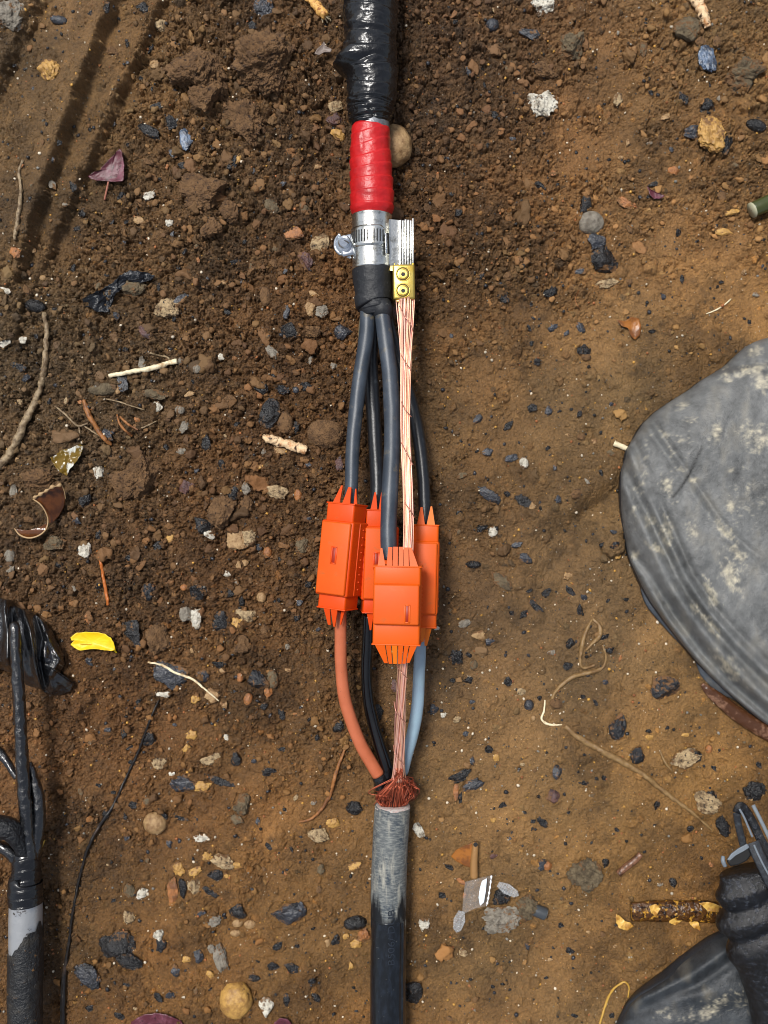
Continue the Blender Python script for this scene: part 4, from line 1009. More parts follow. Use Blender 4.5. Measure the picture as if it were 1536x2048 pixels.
connector(757, 1122, .034, 74, 206, .024, -2, 6, 0, M_or,
    [(-22,-8,-14,-11,34,.8,None),(-6,10,-1,5,34,1,None),(12,26,14,18,34,1,None)],
    [(-22,-8,-14,-11,34,.8,None),(-6,9,-2,3,34,1,None),(12,26,12,16,34,1,None)], 'orange box hidden behind the front one', slot=(-8, 2, 10, 32))
connector(851, 1151, .040, 54, 205, .026, -1.5, -4, 0, M_or2,
    [(-19,-3,-13,-9,34,1,None),(0,17,7,10,36,1,M_amb),(-8,8,-4,4,26,-1,None)],
    [(-10,4,-7,0,28,1,M_amb),(0,16,2,7,36,.8,M_amb)], 'rightmost orange box with amber fingers', colw=.9, lidw=.84)
connector(795, 1209, .077, 96, 158, .024, -1.0, -5, 0, M_or2,
    [(-39,-23,-34,-31,34,1,None),(-21,-10,-19,-11,36,1,M_orlid),(-9,1,-9,0,37,1,M_orlid),(3,12,2,10,37,1,None),(13,23,11,21,36,1,None),(25,42,22,27,36,1,None)],
    [(-42,-22,-23,-16,36,1,M_amb if False else None),(-20,-10,-14,-7,37,1,None),(-8,3,-5,2,37,1,M_amb),(5,15,4,11,37,1,None),(17,26,13,19,36,1,None),(28,42,21,27,34,1,None)],
    'orange box on top and nearest, with flared comb fingers at both ends', slot=(22, -14, 9, 34), coltop=.22, colbot=.26, lidw=.94, colw=.97)

# -- copper strands
def bundle(name, path, n, m, rs, seed, par=ROOT, sq=.75, pts=60, twist=.8, loose=.11):
    rg = np.random.RandomState(seed); C, r = px_path(path, pts); A = Acc(); t = np.linspace(0, 1, pts)
    T = np.gradient(C, axis=0); T /= np.linalg.norm(T, axis=1)[:, None]; sd = np.cross([0, 0, 1.0], T); sd /= np.linalg.norm(sd, axis=1)[:, None]; up = np.cross(T, sd)
    for i in range(n):
        rad = math.sqrt((i + .5) / n); ph = i * 2.39996
        a = ph + twist * t * 2 + .15 * np.sin(t * rg.uniform(4, 11) + rg.uniform(0, 6)); rr = rad * (1 + loose * np.sin(t * rg.uniform(3, 9) + rg.uniform(0, 6)))
        Q = C + sd * (np.cos(a) * rr * (r - rs))[:, None] + up * (np.sin(a) * rr * (r - rs) * sq)[:, None]
        V, q, tt, uv = tube_arr(Q, rs, 6, True); b = rg.uniform(.55, 1.15); A.add(V, q, tt, np.array([b, b * rg.uniform(.88, 1.05), b * rg.uniform(.8, 1.05)]))
    return A.build(name, m, par)
bundle('copper_strands', [(810,596,.046,19),(811,612,.046,18.5),(812,650,.048,16),(812,700,.052,13),(811,760,.056,11),(811,830,.061,10.5),(813,900,.066,10.5),(816,970,.070,10.5),(817,1040,.074,10.5),(816,1105,.076,11)],
       70, M_cu, .00040, 5, pts=80)
bundle('copper_strands', [(805,1300,.074,10.5),(804,1340,.070,10.5),(802,1390,.062,10.5),(800,1440,.054,11),(799,1490,.046,12),(797,1535,.040,13),(796,1560,.037,16)], 60, M_cu, .00042, 6, pts=60)
bw = Acc()
def wire(pts, r, n=40): C, rr = px_path([(a, b, c, 1) for a, b, c in pts], n); V, q, t, uv = tube_arr(C, r, 6, True); return V, q, t
for pts in ([(799,612,.049),(808,630,.056),(822,650,.056),(827,668,.050)],[(801,706,.052),(809,722,.062),(821,738,.058)],[(801,800,.058),(810,818,.069),(823,834,.064)],[(802,885,.066),(813,905,.076),(826,930,.070)],
            [(806,1000,.070),(818,1018,.081),(829,1035,.075)],[(793,1330,.070),(804,1346,.078),(816,1358,.072)],[(788,1402,.058),(793,1425,.062),(812,1448,.056)],[(787,1490,.046),(791,1510,.053),(810,1532,.046)]):
    V, q, t = wire(pts, .00036, 24); bw.add(V, q, t, (.75, .62, .6))
bw.build('binding_wire', M_cu, ROOT)
# flare at the cable mouth
A = Acc(); rg = np.random.RandomState(12); ZM = .024
for i in range(300):
    g = i % 5; a = rg.uniform(0, 2 * np.pi)
    mx_, mz = 785 + 27 * math.cos(a), ZM + .008 * math.sin(a); top = (797 + rg.uniform(-9, 9), 1545 + rg.uniform(-10, 12), .040 + rg.uniform(-.003, .004))
    if g <= 1:   # straight fan
        mid = (top[0] * .45 + mx_ * .55 - 2, 1585 + rg.uniform(-6, 6), .034 + rg.uniform(-.003, .005)); pts = [(mx_, 1614, mz), mid, (top[0] * .8 + mid[0] * .2, 1563, .038), top]
    elif g == 2:   # loops out to the left
        e = rg.uniform(0, 1); pts = [(762 + e * 14, 1613, mz), (752 + e * 12, 1600 - 8 * e, .030 + .004 * e), (757 + 14 * e, 1588 - 6 * e, .036 + .004 * e), (782 + 4 * e, 1572, .041), (794, 1550, .041), top]
    else:          # loops out to the right
        e = rg.uniform(0, 1); k = rg.uniform(-1, 1); pts = [(803 + e * 6, 1612, mz), (818 + e * 8, 1598 - 12 * e + 3 * k, .026 + .008 * e), (823 + e * 8, 1578 - 8 * e, .030 + .010 * e), (814 + 4 * e, 1560 + k * 2, .037), (803, 1548, .040), (799, 1530, .042)]
    C, rr = px_path([(p[0], p[1], p[2], 1) for p in pts], 26); V, q, t, uv = tube_arr(C, .00036, 5, True); b = rg.uniform(.35, 1.0) * (1 if g < 3 else .62)
    A.add(V, q, t, np.array([b, b * .82, b * .76]))
for i in range(46):      # stray strands kinked out of the flare
    L_ = i % 2; cx_, cy_ = (818, 1577) if L_ else (765, 1594); pts = [(cx_ + rg.normal() * (9 if L_ else 8), cy_ + rg.normal() * (11 if L_ else 8), .034 + rg.uniform(-.004, .010)) for _ in range(4)]
    pts = [((803 if L_ else 770), 1610, .026)] + pts + [(797 + rg.uniform(-6, 6), 1552, .041)]
    C, rr = px_path([(p[0], p[1], p[2], 1) for p in pts], 40); V, q, t, uv = tube_arr(C, .00030, 5, True); b = rg.uniform(.25, .9); A.add(V, q, t, np.array([b, b * .75, b * .66]))
A.build('copper_flare', M_cud, ROOT)
cnoise = lambda U, TH: .0006 * fbm(np.stack([np.cos(TH).ravel() * 9, np.sin(TH).ravel() * 9, U.ravel() * 80], -1), 1, 3, 4).reshape(U.shape)
M_cuu = mat('copper_underlay', (70, 32, 22), rough=.4, metal=.5, bump=[(900, .001)], var=[(600, (40, 18, 12), .5, .65)])
tube('copper_underlay', [(786,1616,.022,24),(788,1600,.025,20),(793,1575,.031,14),(797,1545,.036,11)], M_cuu, ROOT, n=30, seg=40, disp=cnoise)
tube('copper_bulge', [(806,1555,.030,6),(815,1566,.030,13),(817,1578,.028,15),(812,1592,.026,12),(804,1604,.024,6)], M_cuu, ROOT, n=30, seg=32, disp=cnoise)
tube('crotch_tape', [(757,1540,.026,13),(762,1552,.024,18),(768,1565,.021,20),(772,1582,.019,20),(777,1604,.017,22)], M_btape, ROOT, n=40, seg=40, disp=wraps(.006, .0006, .003, 31, .0008))
tube('crotch_tape', [(802,1536,.024,12),(803,1560,.024,16),(795,1600,.022,18)], M_btape, ROOT, n=20, seg=24)
# -- lower cable
ZL = .0245
def edge_rag(U, TH): return .0003 * fbm(np.stack([np.cos(TH).ravel(), np.sin(TH).ravel(), U.ravel() * 60], -1), 3, 3, 8).reshape(U.shape)
tube('cut_sheath_rim', [(785,1609,ZL,31),(785,1611,ZL,34),(785,1614,ZL,35.2)], M_white, ROOT, n=12, seg=64, disp=lambda U, TH: .0006 * vn(np.stack([np.cos(TH).ravel() * 12, np.sin(TH).ravel() * 12, U.ravel() * 900], -1), 1, 4).reshape(U.shape))
tube('worn_sheath', [(785,1612,ZL,35.4),(782,1660,ZL,35.6),(779,1720,ZL,35.4),(777,1790,ZL,35.5),(777,1836,ZL,35.5)], M_worn, ROOT, n=120, seg=72, disp=edge_rag)
def ribs(U, TH):
    a = (TH + .0) % (2 * np.pi); r_ = 0
    for c in (.62, .92): r_ = r_ + .00045 * np.exp(-((a - c) / .05) ** 2)
    return r_ - .0004 * ((a > .64) & (a < .9)) + .0002 * fbm(np.stack([np.cos(TH).ravel(), np.sin(TH).ravel(), U.ravel() * 30], -1), 2, 3, 8).reshape(U.shape)
tube('black_sheath', [(777,1832,ZL,35.5),(777,1850,ZL,35.5),(776.5,1900,ZL,35.6),(776,2000,ZL,35.6),(776,2180,ZL,35.6)], M_sheath, ROOT, n=160, seg=160, disp=ribs)
# raised lettering along the sheath, reading up the cable
def lettering(txt, x, y0, size_px, zc, rpx, parent, m):
    cu = bpy.data.curves.new('t', 'FONT'); cu.body = txt; cu.size = 1; cu.extrude = .02; o = bpy.data.objects.new('t', cu); col.objects.link(o)
    dg = bpy.context.evaluated_depsgraph_get(); me = o.evaluated_get(dg).to_mesh(); V = np.array([v.co[:] for v in me.vertices]); T = []
    for p in me.polygons:
        ids = list(p.vertices)
        for k in range(1, len(ids) - 1): T.append((ids[0], ids[k], ids[k + 1]))
    o.evaluated_get(dg).to_mesh_clear(); bpy.data.objects.remove(o); bpy.data.curves.remove(cu)
    ff = Sz(zc + rpx * Sz(zc)); s_ = size_px; rr = rpx * Sz(zc); W = []
    for v in V:
        across = (x - 776 + (v[1] - .35) * -s_ * -1 * -1) ; ang = math.pi / 2 - across / rpx; c = P(776, y0 - v[0] * s_ * 1.25, zc)
        hh = rr + .00022 + v[2] * .004; W.append((c[0] + math.cos(ang) * hh, c[1], zc + math.sin(ang) * hh))
    return npmesh('raised_lettering', np.array(W), None, np.array(T), m, parent, False)
M_let = mat('lettering', (30, 36, 45), rough=.4)
lettering('B506/ DUB', 782, 1915, 19, ZL, 35.7, ROOT, M_let)
# ---------------- stones, chips, clods and flakes lying in the mud ----------------
def mm(name, c, c2=None, rough=.5, bump=((500, .0008), (1500, .0004)), c3=None, rv=None, sc_=160, lo=.42, hi=.62):
    v = []
    if c2: v.append((sc_, c2, lo, hi))
    if c3: v.append((sc_ * 2.3, c3, .56, .66))
    m = mat(name, c, rough=rough, bump=list(bump), var=v, rvar=rv)
    n = m.node_tree.nodes; l = m.node_tree.links; b = n['Principled BSDF']; src = b.inputs['Base Color'].links[0].from_socket
    at = n.new('ShaderNodeAttribute'); at.attribute_name = 'Col'; mx = n.new('ShaderNodeMix'); mx.data_type = 'RGBA'
    nz = n.new('ShaderNodeTexNoise'); nz.inputs['Scale'].default_value = 420; nz.inputs['Detail'].default_value = 4; tcn = n.new('ShaderNodeTexCoord'); l.new(tcn.outputs['Object'], nz.inputs['Vector'])
    ma = n.new('ShaderNodeMath'); ma.operation = 'ADD'; l.new(at.outputs['Fac'], ma.inputs[0]); l.new(nz.outputs['Fac'], ma.inputs[1])
    mr = n.new('ShaderNodeMapRange'); mr.inputs['From Min'].default_value = .93; mr.inputs['From Max'].default_value = 1.08; l.new(ma.outputs[0], mr.inputs['Value'])
    l.new(mr.outputs[0], mx.inputs['Factor']); l.new(src, mx.inputs['A']); mx.inputs['B'].default_value = (*lin((112, 80, 48)), 1); l.new(mx.outputs['Result'], b.inputs['Base Color'])
    mr2 = n.new('ShaderNodeMix'); l.new(mr.outputs[0], mr2.inputs['Factor']); rl = b.inputs['Roughness'].links
    if rl: l.new(rl[0].from_socket, mr2.inputs['A'])
    else: mr2.inputs['A'].default_value = rough
    mr2.inputs['B'].default_value = .8; l.new(mr2.outputs['Result'], b.inputs['Roughness'])
    return m
GM = {
 'blk': mm('charred_black', (16, 15, 15), (38, 37, 38), .2, ((260, .0022), (900, .0008)), rv=(300, .12, .45)),
 'blm': mm('black_with_mud', (22, 24, 28), (112, 76, 42), .35, ((300, .0018), (900, .0006)), sc_=130, lo=.55, hi=.62),
 'slt': mm('blue_slate', (54, 56, 62), (28, 28, 30), .26, ((300, .0012), (900, .0004)), rv=(200, .2, .4)),
 'lbl': mm('blue_slate_and_sky_sheen', (94, 110, 132), (44, 50, 62), .2, ((300, .0010),)),  # slate blue, also the sky reflection painted onto a wet flake
 'brn': mm('soil_clod', (124, 92, 58), (90, 64, 38), .8, ((420, .0022), (1400, .0010)), c3=(52, 34, 20)),
 'gyb': mm('grey_brown_clod', (112, 98, 74), (78, 66, 48), .8, ((420, .0016), (1400, .0008))),
 'tan': mm('tan_stone', (168, 136, 94), (124, 92, 56), .5, ((300, .0010), (1200, .0004))),
 'tnr': mm('rough_tan_stone', (190, 164, 124), (104, 82, 56), .6, ((420, .0024), (1200, .0009)), c3=(30, 28, 28)),
 'yel': mm('yellow_stone', (184, 142, 74), (142, 104, 54), .5, ((260, .0007), (900, .0004))),
 'wht': mm('white_stone', (214, 208, 192), (150, 140, 122), .55, ((420, .0018), (1200, .0006)), c3=(60, 56, 52)),
 'gry': mm('grey_stone', (138, 130, 116), (96, 88, 76), .55, ((300, .0012), (1200, .0005))),
 'pur': mm('purple_brown_stone', (96, 66, 60), (56, 42, 44), .45, ((300, .0014), (900, .0006))),
 'org': mm('orange_stone', (160, 104, 56), (112, 70, 38), .45, ((300, .0012), (900, .0005))),
}
def stone(px, py, w_, h_, ang, mk, shape, name, cat, label, seed, group=None, dz=0):
    """w_,h_ full extents in px. shape: r round, f faceted, c crumbly, l thin flake"""
    rg = np.random.RandomState(seed); big = max(w_, h_)
    U, F = ico(7 if big > 90 and shape == 'c' else 6 if big > 55 else 5 if big > 26 else 4); V = U.copy()
    nf = {'r': 0, 'f': 9, 'c': 4, 'l': 8}[shape]; flat = {'r': .78, 'f': .6, 'c': .6, 'l': .26}[shape]; ro = {'r': .10, 'f': .24, 'c': .46, 'l': .36}[shape]
    for k in range(nf):
        a = rg.uniform(0, 6.28); nn = np.array([math.cos(a), math.sin(a), rg.normal() * (.25 if shape == 'l' else .7)]); nn /= np.linalg.norm(nn)
        dd = rg.uniform(.5, .86); V -= nn * np.maximum(0, V @ nn - dd)[:, None]
    V = V * (1 + ro * fbm(V + seed * 3.3, 1.5, 3, seed))[:, None]
    if shape in 'cl': V = V * (1 + .20 * fbm(V + seed, 5, 3, seed + 9))[:, None]
    if mk in ('brn', 'gyb', 'tnr') and big > 26: V = V * (1 + .11 * np.abs(fbm(V + seed, 9, 3, seed + 4)) + .05 * fbm(V + seed, 26, 2, seed + 5))[:, None]
    if shape == 'f': V = V * (1 + .09 * fbm(V + seed, 5, 3, seed + 9))[:, None]
    mud = {'brn': -1, 'gyb': .1, 'blk': -.05, 'blm': .06, 'slt': .0, 'lbl': -.3}.get(mk, .02) + (.12 if name in ('small_pebble',) else 0) - (.2 if shape == 'r' and big > 40 else 0)
    mcol = np.clip(.5 + mud + .42 * fbm(V + seed * 1.7, 1.3, 3, seed + 21) + .22 * np.clip(-V[:, 2] - .0, -1, 1), 0, 1) * .9
    e = np.abs(V).max(0); V = V / e
    z0 = hzr(px, py, big * .4, 60); ff = Sz(z0); t = min(w_, h_) * .5 * flat * ff * (1.35 if mk in ('brn', 'gyb') and big > 40 and shape == 'c' else 1)
    if shape == 'l': V[:, 2] += .9 * (V[:, 0] * rg.normal() * .5 + V[:, 1] * rg.normal() * .5)
    V = V * np.array([w_ / 2 * ff, h_ / 2 * ff, t]); c, s_ = math.cos(R(ang)), math.sin(R(ang))
    V = np.stack([V[:, 0] * c - V[:, 1] * s_, V[:, 0] * s_ + V[:, 1] * c, V[:, 2]], -1)
    V += np.array(P(px, py, z0 + t * (.12 if shape != 'l' else .5) + .0002 + dz))
    o = npmesh(name, V, None, F, GM[mk], None, shape != 'f' or big > 40, cols=mcol[:, None].repeat(3, 1))
    tag(o, label, cat, group); return o
_k = 0
_seen = set()
for ln in DATA.strip().split('\n'):
    a, name, cat, label = [s.strip() for s in ln.split('|')]; a = a.split(); _k += 1
    if name == 'x': continue
    stone(float(a[0]), float(a[1]), float(a[2]), float(a[3]), float(a[4]), a[5], a[6], name, cat, label, 100 + _k)  # the narrow black sliver stands for shade along the brown one
stone(786, 292, 78, 84, 0, 'tan', 'r', 'stone', 'stone', 'smooth round tan stone peeping out behind the red tape', 91, dz=.006)
stone(797, 626, 34, 28, 20, 'pur', 'r', 'stone', 'stone', 'purple pebble between the collar and the copper strands', 92)
# small chips and pebbles, each named by the nearest larger thing
rg = np.random.RandomState(77); pl_ = []
rows = [l.split('|') for l in DATA.strip().split('\n') if '|x|' not in l]
CUT = (' beside', ' left', ' right', ' above', ' below', ' under', ' on ', ' at ', ' near', ' of ', ' by ', ' in ', ' with', ' touching', ' between', ' among', ' next', ' running', ' holding', ' stuck', ' sloping', ' behind', ' tucked', ' against', ' alone', ' half', ' high', ' cut', ' leaning', ' pointing', ' ending', ' lower', ' just', ' crossed', ' to ', ' meeting', ' standing', ' press', ' where', ' strung', ' from', ' here', ',')
named = []
for r in rows:
    a = r[0].split(); ph = r[3].strip()
    for c in CUT:
        if c in ph[8:]: ph = ph[:8 + ph[8:].index(c)]
    named.append((float(a[0]), float(a[1]), ph))
named += [(188, 1284, 'yellow leaf'), (220, 335, 'purple leaf'), (95, 1020, 'curled brown leaf'), (570, 887, 'peeled twig'), (288, 738, 'white straw'), (1330, 1828, 'split brown tube'), (955, 1785, 'plastic wrapper'), (940, 1720, 'rolled leaf'), (1258, 1728, 'bark curl')]
from collections import Counter
cnt_ = Counter(n[2] for n in named); named = [n for n in named if cnt_[n[2]] == 1]
busy = [(float(r[0].split()[0]), float(r[0].split()[1]), max(float(r[0].split()[2]), float(r[0].split()[3])) * .6 + 10) for r in rows]
for i in range(4000):
    x, y = rg.uniform(10, 1526), rg.uniform(10, 2038)
    if rg.rand() > (.9 if x < 700 else .45): continue
    if any((x - b[0]) ** 2 + (y - b[1]) ** 2 < b[2] ** 2 for b in busy) or 640 < x < 890 or (x > 1235 and 680 < y < 1480) or (x > 1230 and y > 1780) or (x < 160 and y > 1180): continue
    busy.append((x, y, 26)); pl_.append((x, y))
    if len(pl_) >= 330: break
DIRS = ['right of', 'to the upper right of', 'above', 'to the upper left of', 'left of', 'to the lower left of', 'below', 'to the lower right of']
used_l = set()
for i, (x, y) in enumerate(pl_):
    q = rg.rand(); big_ = rg.rand() < .25; s_ = rg.uniform(14, 21) if big_ else rg.uniform(7, 13)
    if q < .62: mk, nm, cl = ('blk', 'black_chip', 'black chip') if q < .46 else ('slt', 'slate_chip', 'slate chip')
    else: mk = ['tan', 'gyb', 'brn', 'gyb', 'brn', 'org', 'gry', 'tnr'][i % 8]; nm = 'small_pebble'; cl = {'tan': 'tan', 'gyb': 'grey brown', 'brn': 'soil brown', 'org': 'orange brown', 'gry': 'grey', 'tnr': 'rough tan'}[mk] + ' pebble'
    lab = None; grp = 'small black and slate chips scattered over the mud' if q < .62 else 'small pebbles scattered over the mud'
    for nx_, ny_, ph in sorted(named, key=lambda n: (n[0] - x) ** 2 + (n[1] - y) ** 2)[:12]:
        dd = DIRS[int(round(math.degrees(math.atan2(ny_ - y, x - nx_)) / 45)) % 8]
        dd = DIRS[int(round(math.degrees(math.atan2(-(y - ny_), x - nx_)) / 45)) % 8]
        t_ = ('bigger ' if big_ else 'small ') + cl + ' ' + dd + ' the ' + ph
        if t_ not in used_l and len(t_.split()) <= 16: lab = t_; break
    if lab is None: continue
    used_l.add(lab)
    stone(x, y, s_ * rg.uniform(1, 1.8), s_ * rg.uniform(.8, 1.1), rg.uniform(0, 180), mk, 'fl'[i % 2] if q < .62 else 'cfc'[i % 3], nm, 'chip' if q < .62 else 'pebble', lab, 600 + i, grp)

# ---------------- sheets: leaves, films ----------------
def densify(out, n, jag=0, seed=0):
    p = np.array(out, float); p = np.vstack([p, p[:1]]); L = np.r_[0, np.cumsum(np.linalg.norm(np.diff(p, axis=0), axis=1))]
    u = np.linspace(0, L[-1], n, endpoint=False); q = np.stack([np.interp(u, L, p[:, 0]), np.interp(u, L, p[:, 1])], -1)
    if jag: q += jag * np.stack([vn(np.c_[u * .35, u * 0, u * 0], 1, seed), vn(np.c_[u * .35, u * 0 + 5, u * 0], 1, seed + 1)], -1)
    return q
def sheet(name, out, m, zf, th=.0004, n=72, rings=10, jag=0, seed=0, parent=None, centre=None, smooth_out=False):
    """thin or thick body with a traced outline; zf(px,py,f)->top height; f 0 centre..1 edge"""
    q = densify(out, n, jag, seed)
    if smooth_out:
        for _ in range(3): q = (np.roll(q, 1, 0) + 2 * q + np.roll(q, -1, 0)) / 4
    c = np.array(centre) if centre is not None else q.mean(0); fs = np.linspace(0, 1, rings + 1)[1:] ** .8
    px = np.concatenate([[c[0]], *[c[0] + (q[:, 0] - c[0]) * f for f in fs]]); py = np.concatenate([[c[1]], *[c[1] + (q[:, 1] - c[1]) * f for f in fs]])
    ff = np.concatenate([[0], *[np.full(n, f) for f in fs]]); zt = zf(px, py, ff)
    top = np.array([P(a, b, z) for a, b, z in zip(px, py, zt)]); bot = top - np.array([0, 0, 1]) * np.broadcast_to(th, len(top))[:, None]
    m1 = len(top); T = []; Q = []; k = np.arange(n); k2 = (k + 1) % n
    T.append(np.stack([np.zeros(n, int), 1 + k2, 1 + k], -1)); T.append(np.stack([np.full(n, m1), m1 + 1 + k, m1 + 1 + k2], -1))
    for i in range(rings - 1):
        a = 1 + i * n; b = a + n; Q.append(np.stack([a + k, a + k2, b + k2, b + k], -1)); Q.append(np.stack([m1 + b + k, m1 + b + k2, m1 + a + k2, m1 + a + k], -1))
    e = 1 + (rings - 1) * n; Q.append(np.stack([e + k, e + k2, m1 + e + k2, m1 + e + k], -1))
    return npmesh(name, np.vstack([top, bot]), np.vstack(Q), np.vstack(T), m, parent, True), px, py
def curl(px0, py0, lift, amp, seed, s=.03):
    z0 = max(hzr(px0, py0, 40, 100), hzr(px0, py0, 25, 100))
    def f(px, py, ff): return z0 + .0008 + lift * ff ** 2 + amp * fbm(np.c_[px, py, px * 0], s, 3, seed)
    return f
M_yleaf = mat('yellow_leaf', (236, 200, 8), rough=.45, bump=[(300, .0003)], var=[(60, (222, 176, 8), .5, .7)])
M_pleaf = mat('purple_leaf', (84, 34, 44), rough=.4, bump=[(220, .0009)], var=[(120, (118, 66, 80), .50, .70), (300, (52, 18, 24), .55, .7)])
M_bleaf = mat('wet_brown_leaf', (92, 52, 22), rough=.16, bump=[(160, .0006)], var=[(90, (62, 32, 12), .45, .65)])
M_leafrim = mat('pale_leaf_rim', (170, 140, 100), rough=.5, bump=[(600, .0005)])
M_ambleaf = mat('amber_leaf', (150, 92, 30), rough=.3, bump=[(200, .0005)], var=[(100, (108, 62, 20), .45, .6)])
M_film = mat('olive_film', (108, 84, 20), rough=.12, bump=[(120, .0012)], var=[(90, (200, 200, 190), .53, .6)])  # pale blotches are glints painted into the film's colour
M_stem = mat('stem', (170, 110, 90), rough=.5, bump=[(500, .0004)])
yl = [(141,1275),(146,1270),(152,1266),(170,1264),(190,1264),(210,1268),(222,1276),(228,1287),(231,1300),(222,1302),(205,1300),(190,1298),(175,1299),(160,1301),(150,1297),(141,1289),(146,1284),(150,1281),(143,1281)]
Lf = empty('yellow_leaf', P(188, 1284, hz(188, 1284))); tag(Lf, 'bright yellow oval leaf lying right of the black plastic bundle', 'leaf')
sheet('leaf_blade', yl, M_yleaf, curl(188, 1284, .003, .0016, 3), parent=Lf, jag=1)
zz = hz(230, 1300) + .003
tube('leaf_stalk', [(226,1296,zz,2.2),(231,1303,zz,2),(235,1310,zz - .001,1.8)], M_yleaf, Lf, n=10, seg=8)
tube('leaf_midrib', [(160,1288,hz(160,1288)+.0055,.9),(190,1290,hzr(188,1284,25,85)+.0022,.9),(226,1296,zz+.001,1)], mat('midrib', (206,160,10), rough=.5), Lf, n=14, seg=6)
Lf = empty('purple_leaf', P(220, 330, hz(220, 330))); tag(Lf, 'triangular dark purple leaf right of the wheel grooves', 'leaf')
sheet('leaf_blade', [(176,352),(186,345),(200,340),(212,325),(226,312),(238,297),(243,300),(248,325),(249,350),(246,362),(230,364),(212,362),(195,361),(180,358)], M_pleaf, curl(220, 335, .002, .0035, 7), parent=Lf, jag=1.5)
tube('leaf_stalk', [(217,363,hz(217,370)+.003,2),(213,382,hz(213,382)+.002,2),(209,400,hz(209,400)+.001,2)], M_stem, Lf, n=14, seg=8)
o, _, _ = sheet('purple_leaf', [(262,2044),(285,2030),(310,2026),(335,2030),(362,2042),(375,2062),(360,2090),(300,2095),(265,2075)], M_pleaf, curl(315, 2050, .001, .003, 9), jag=1.5); tag(o, 'dull purple leaf cut by the bottom edge, lower left', 'leaf')
o, _, _ = sheet('purple_leaf', [(548,2046),(560,2036),(575,2038),(585,2050),(575,2075),(550,2070)], M_pleaf, curl(565, 2052, .001, .002, 10), n=40, jag=1); tag(o, 'small crimson leaf tip at the bottom edge', 'leaf')
o, _, _ = sheet('red_leaf', [(1294,372),(1300,378),(1312,384),(1330,391),(1322,397),(1308,398),(1300,390)], M_pleaf, curl(1312, 387, .001, .001, 11), n=36, rings=5, jag=1); tag(o, 'small reddish leaf scrap on mud at the upper right', 'leaf')
o, _, _ = sheet('amber_leaf', [(1233,640),(1250,642),(1262,634),(1278,636),(1282,652),(1281,670),(1270,680),(1262,672),(1256,656),(1244,652)], M_ambleaf, curl(1262, 655, .0006, .0012, 12), n=48, rings=6, jag=1); tag(o, 'flat amber leaf scrap stuck on smooth mud above the rubber sheet', 'leaf')
Lf = empty('curled_leaf', P(95, 1020, hz(95, 1020))); tag(Lf, 'large curled dark brown leaf with pale serrated rim', 'leaf')
zb = hzr(95, 1020, 34, 100)
bl = [(66,998),(78,990),(95,980),(108,972),(122,969),(129,985),(131,997),(128,1014),(118,1032),(105,1046),(97,1046),(95,1036),(90,1020),(80,1008),(70,1003)]
def zc1(px, py, ff): return zb + .012 - .010 * np.clip((px - 66) / 70, 0, 1) ** 2 + .006 * np.clip((1000 - py) / 30, -1, 1) * .6 + .001
sheet('leaf_blade', bl, M_bleaf, zc1, parent=Lf)
cr = [(28,1056),(40,1061),(58,1060),(78,1055),(94,1046),(94,1056),(86,1068),(72,1075),(55,1076),(40,1070),(32,1063)]
sheet('curled_tip', cr, M_bleaf, lambda px, py, ff: zb + .004 + .008 * ((py - 1056) / 22) ** 2, parent=Lf)
def rimpts(pts): return [(a, b, c + .0004, d_) for a, b, c, d_ in pts]
tube('leaf_rim', [(66,998,zb+.013,1.5),(80,1008,zb+.014,1.4),(90,1022,zb+.013,1.3),(96,1040,zb+.011,1.4),(92,1058,zb+.011,1.6),(78,1071,zb+.010,1.7),(58,1076,zb+.010,1.7),(40,1070,zb+.008,1.6),(29,1057,zb+.005,1.2)], M_leafrim, Lf, n=60, seg=8)
tube('leaf_rim', [(67,996,zb+.014,2.2),(80,989,zb+.016,3),(95,980,zb+.017,2.2),(104,974,zb+.018,3.2),(114,972,zb+.018,2.2),(123,969,zb+.017,3)], M_leafrim, Lf, n=30, seg=8, disp=lambda U, TH: .0006 * np.sin(U * 1100))
tube('leaf_rim', [(123,969,zb+.017,1.2),(129,984,zb+.012,1),(131,998,zb+.008,1)], M_leafrim, Lf, n=14, seg=6)
o, _, _ = sheet('olive_film', [(100,915),(112,910),(122,900),(140,897),(160,888),(167,893),(162,908),(154,922),(140,938),(134,952),(126,948),(116,942),(108,930)], M_film, curl(134, 920, .002, .006, 14, .06), jag=1); tag(o, 'shiny olive brown film scrap with painted white glints above the curled leaf', 'film scrap')
Lf = empty('rolled_leaf', P(940, 1720, hz(940, 1720))); tag(Lf, 'brown leaf with one edge rolled into a tube, right of the worn sheath', 'leaf')
zb2 = hzr(935, 1715, 20, 85)
sheet('leaf_blade', [(902,1713),(912,1700),(928,1692),(944,1686),(946,1712),(944,1736),(930,1732),(912,1722)], M_ambleaf, lambda px, py, ff: zb2 + .001 + .005 * np.clip((px - 902) / 44, 0, 1), parent=Lf)
tube('rolled_edge', [(951,1684,zb2+.007,6),(950,1700,zb2+.007,6.5),(948,1725,zb2+.006,7.5),(948,1755,zb2+.005,8)], mat('rolled_leaf_edge', (150, 112, 68), rough=.35, bump=[(400, .0004)]), Lf, n=20, seg=18)
disc('rolled_hollow', 951, 1689, zb2 + .0095, 4.5, .0003, M_slot, Lf, 16)

